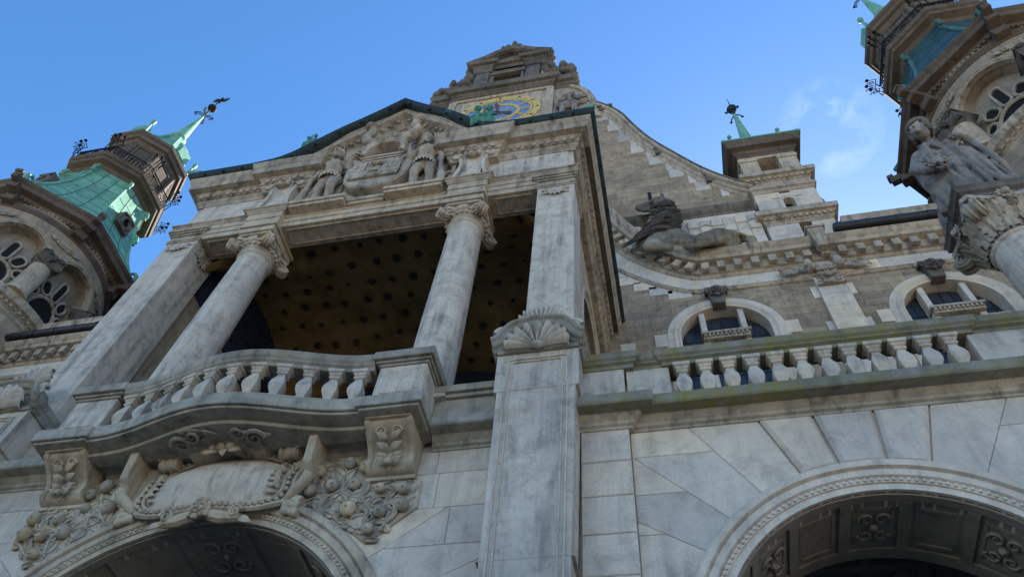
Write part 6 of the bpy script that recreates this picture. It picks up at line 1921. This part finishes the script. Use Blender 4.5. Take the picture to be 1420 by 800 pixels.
# oval dormers on alternate faces
for k in (0, 2, 4, 6):
    a = -pi/2+pi/4*k; d = V((cos(a), sin(a), 0)); t = V((-d.y, d.x, 0)); c = V((TX, TY, 36.4))+d*2.88
    dm = MBT(.4)
    e1 = [(c+d*.22+t*(.30*cos(q_))+V((0, 0, .42*sin(q_)))) for q_ in [2*pi*i/20 for i in range(20)]]
    dm.tube(e1, .11, 8, True)
    dm.obox(c+V((0, 0, -.56)), t*.50, d*.30, (0, 0, .08)); dm.obox(c+V((0, 0, .56)), t*.44, d*.32, (0, 0, .07)); dm.obox(c+V((0, 0, .69)), t*.26, d*.27, (0, 0, .08))
    for s in (-1, 1): dm.obox(c+t*(s*.42), t*.07, d*.24, (0, 0, .54))
    do = dm.build('dormer', M_dark, T)
    gm = MBT(); vs = [c+d*.12+t*(.30*cos(q_))+V((0, 0, .42*sin(q_))) for q_ in [2*pi*i/20 for i in range(20)]]; gm.add(vs, [tuple(range(20))]); gm.build('pane', M_void, do)
# gallery, railing, lantern
mb = MBT(.5)
mb.sweep(octo(2.30), [(-1.5, 40.2), (-.05, 40.2), (.0, 40.35), (.08, 40.45), (.10, 40.62), (.22, 40.7), (.42, 40.76), (.46, 41.0), (.56, 41.06), (.60, 41.26), (.62, 41.36), (-1.5, 41.4)], (0, 0, 1), closed=True)
mb.build('gallery', M_brown, T)
mb = MBT(.5)
o8 = [V(p_) for p_ in octo(2.80)]
for z, r in ((42.42, .045), (41.55, .03), (42.2, .025)): mb.tube([p_+V((0, 0, z)) for p_ in o8], r, 5, True)
for k in range(8):
    a0, a1 = o8[k], o8[(k+1) % 8]; t = (a1-a0).normalized(); d = t.cross(V((0, 0, 1))); l = (a1-a0).length
    for i in range(11):
        b = a0+t*(l*i/11); mb.tube([b+V((0, 0, 41.4)), b+V((0, 0, 42.42))], .045 if i == 0 else .022, 4)
    for i in range(3):
        b = a0+t*(l*(i+.5)/3)+V((0, 0, 41.88)); mb.spiral(b, t, V((0, 0, 1)), .24, 1.4, .025, 4)
    # curled ironwork bowed outwards at each corner
    dd = (a0-V((TX, TY, 0))).normalized()
    for q_ in (-.30, 0, .30):
        b = a0+t*q_ if q_ >= 0 else a0+(V(o8[k-1])-a0).normalized()*(-q_)
        mb.tube([b+V((0, 0, 41.4)), b+dd*.25+V((0, 0, 41.7)), b+dd*.30+V((0, 0, 42.3)), b+dd*.15+V((0, 0, 42.7)), b+dd*.45+V((0, 0, 43.0))], .03, 4)
        mb.spiral(b+dd*.45+V((0, 0, 42.55)), dd, V((0, 0, 1)), .2, 1.4, .028, 4); mb.blob(b+dd*.5+V((0, 0, 43.1)), .10, 7)
mb.build('railing', M_iron, T)
mb = MBT(.5)
LR = 2.05
mb.sweep(octo(LR), [(-.6, 41.4), (.05, 41.4), (.05, 41.8), (0, 41.85), (0, 44.9), (.04, 44.95), (.1, 45.1), (.14, 45.3), (.3, 45.36), (.34, 45.7), (.46, 45.8), (.50, 46.05), (-.6, 46.1)], (0, 0, 1), closed=True)
lt = mb.build('lantern', M_brown, T)
for k in range(8):
    pm = MBT(.45)
    a0, a1 = V(octo(LR)[k]), V(octo(LR)[(k+1) % 8]); t = (a1-a0).normalized(); d = t.cross(V((0, 0, 1))); c = (a0+a1)/2; l = (a1-a0).length
    pm.obox(a0+V((0, 0, 43.4)), t*.16, d*.08, (0, 0, 1.5))
    for s in (-1, 1): pm.obox(c+t*(s*.47)+V((0, 0, 43.4)), t*.06, d*.06, (0, 0, 1.35))
    for z in (42.05, 44.75, 43.3): pm.obox(c+V((0, 0, z)), t*.5, d*.06, (0, 0, .07))
    for i in range(9): pm.obox(c+V((0, 0, 42.25+.11*i)), t*.42, d*.04, (0, 0, .022))
    pm.obox(c+V((0, 0, 44.05)), t*.34, d*.04, (0, 0, .5)); 
    pm.build('louvre_panel', M_brown, lt)
mb = MBT(.5)
mb.lathe((TX, TY, 46.05), [(2.56, 0), (2.5, .1), (1.75, .55), (1.15, 1.1), (.75, 1.7), (.55, 2.2), (.46, 2.5)], 8, rot=pi/8)
for k in range(8):
    a = pi/8+pi/4*k; d = V((cos(a), sin(a), 0)); c = V((TX, TY, 46.1))
    mb.tube([c+d*2.5, c+d*1.75+V((0, 0, .5)), c+d*1.15+V((0, 0, 1.1)), c+d*.6+V((0, 0, 2.1))], .07, 5)
    if k % 2 == 0: mb.tube([c+d*2.4, c+d*2.45+V((0, 0, .6))], [.12, .05], 6); mb.blob(c+d*2.45+V((0, 0, .72)), .16, 8)
    a = pi/4*k
    if k % 2 == 0:
        d = V((cos(a), sin(a), 0)); t = V((-d.y, d.x, 0)); q0 = c+d*1.95+V((0, 0, .35))
        mb.tube([q0+t*(.5*cos(w_))+V((0, 0, .5*sin(w_))) for w_ in [pi*i/10 for i in range(11)]], .12, 6); mb.obox(q0+V((0, 0, .2)), t*.45, d*.2, (0, 0, .25))
mb.build('lantern_roof', M_green, T)
mb = MBT(.6); mb.lathe((TX, TY, 48.4), [(.50, 0), (.55, .1), (.42, .2), (.38, .5), (.06, 4.4)], 12); sp_ = mb.build('spire', M_green, T)
mb = MBT(.4)
c = V((TX, TY, 52.6))
mb.tube([c, c+V((0, 0, 3.6))], [.06, .025], 6); mb.blob(c+V((0, 0, 1.75)), .33, 14)
for k in range(4):
    d = V((cos(pi/2*k+.6), sin(pi/2*k+.6), 0))
    for dz in (0.1, .35): mb.tube([c+V((0, 0, dz)), c+d*.35+V((0, 0, dz+.2)), c+d*.6+V((0, 0, dz+.05)), c+d*.55+V((0, 0, dz-.15)), c+d*.42+V((0, 0, dz-.08))], .035, 5)
    mb.blob(c+d*.62+V((0, 0, .25)), .08, 6)
# spread bird of the weather vane
b = c+V((0, 0, 3.35)); u = V((1, .12, 0)).normalized()
mb.blob(b, (.16, .12, .32), 10); mb.blob(b+V((0, 0, .42)), .12, 8)
for k in (-1, 1):
    for i in range(4): mb.leaf(b+u*(k*.05)+V((0, 0, .15-.05*i)), u*k+V((0, 0, .7-.45*i)), (0, -1, 0), .62-.04*i, .11, .06)
    mb.leaf(b+V((0, 0, -.2)), u*(k*.35)+V((0, 0, -1)), (0, -1, 0), .4, .09, .05)
mb.build('weather_vane', M_iron, sp_)
# mirrored tower on the left
T2 = dup(T, (-TX, TY, 0), 'round stone corner tower with bright green copper dome, lantern and spire at the upper left')
for ch_ in T2.children:
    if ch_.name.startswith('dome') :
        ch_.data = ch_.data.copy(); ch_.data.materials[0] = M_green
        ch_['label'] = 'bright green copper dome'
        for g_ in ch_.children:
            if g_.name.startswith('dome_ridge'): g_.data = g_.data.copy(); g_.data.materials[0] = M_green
    
for o in list(COL.objects):
    if o.type == 'EMPTY' and not o.children: bpy.data.objects.remove(o)
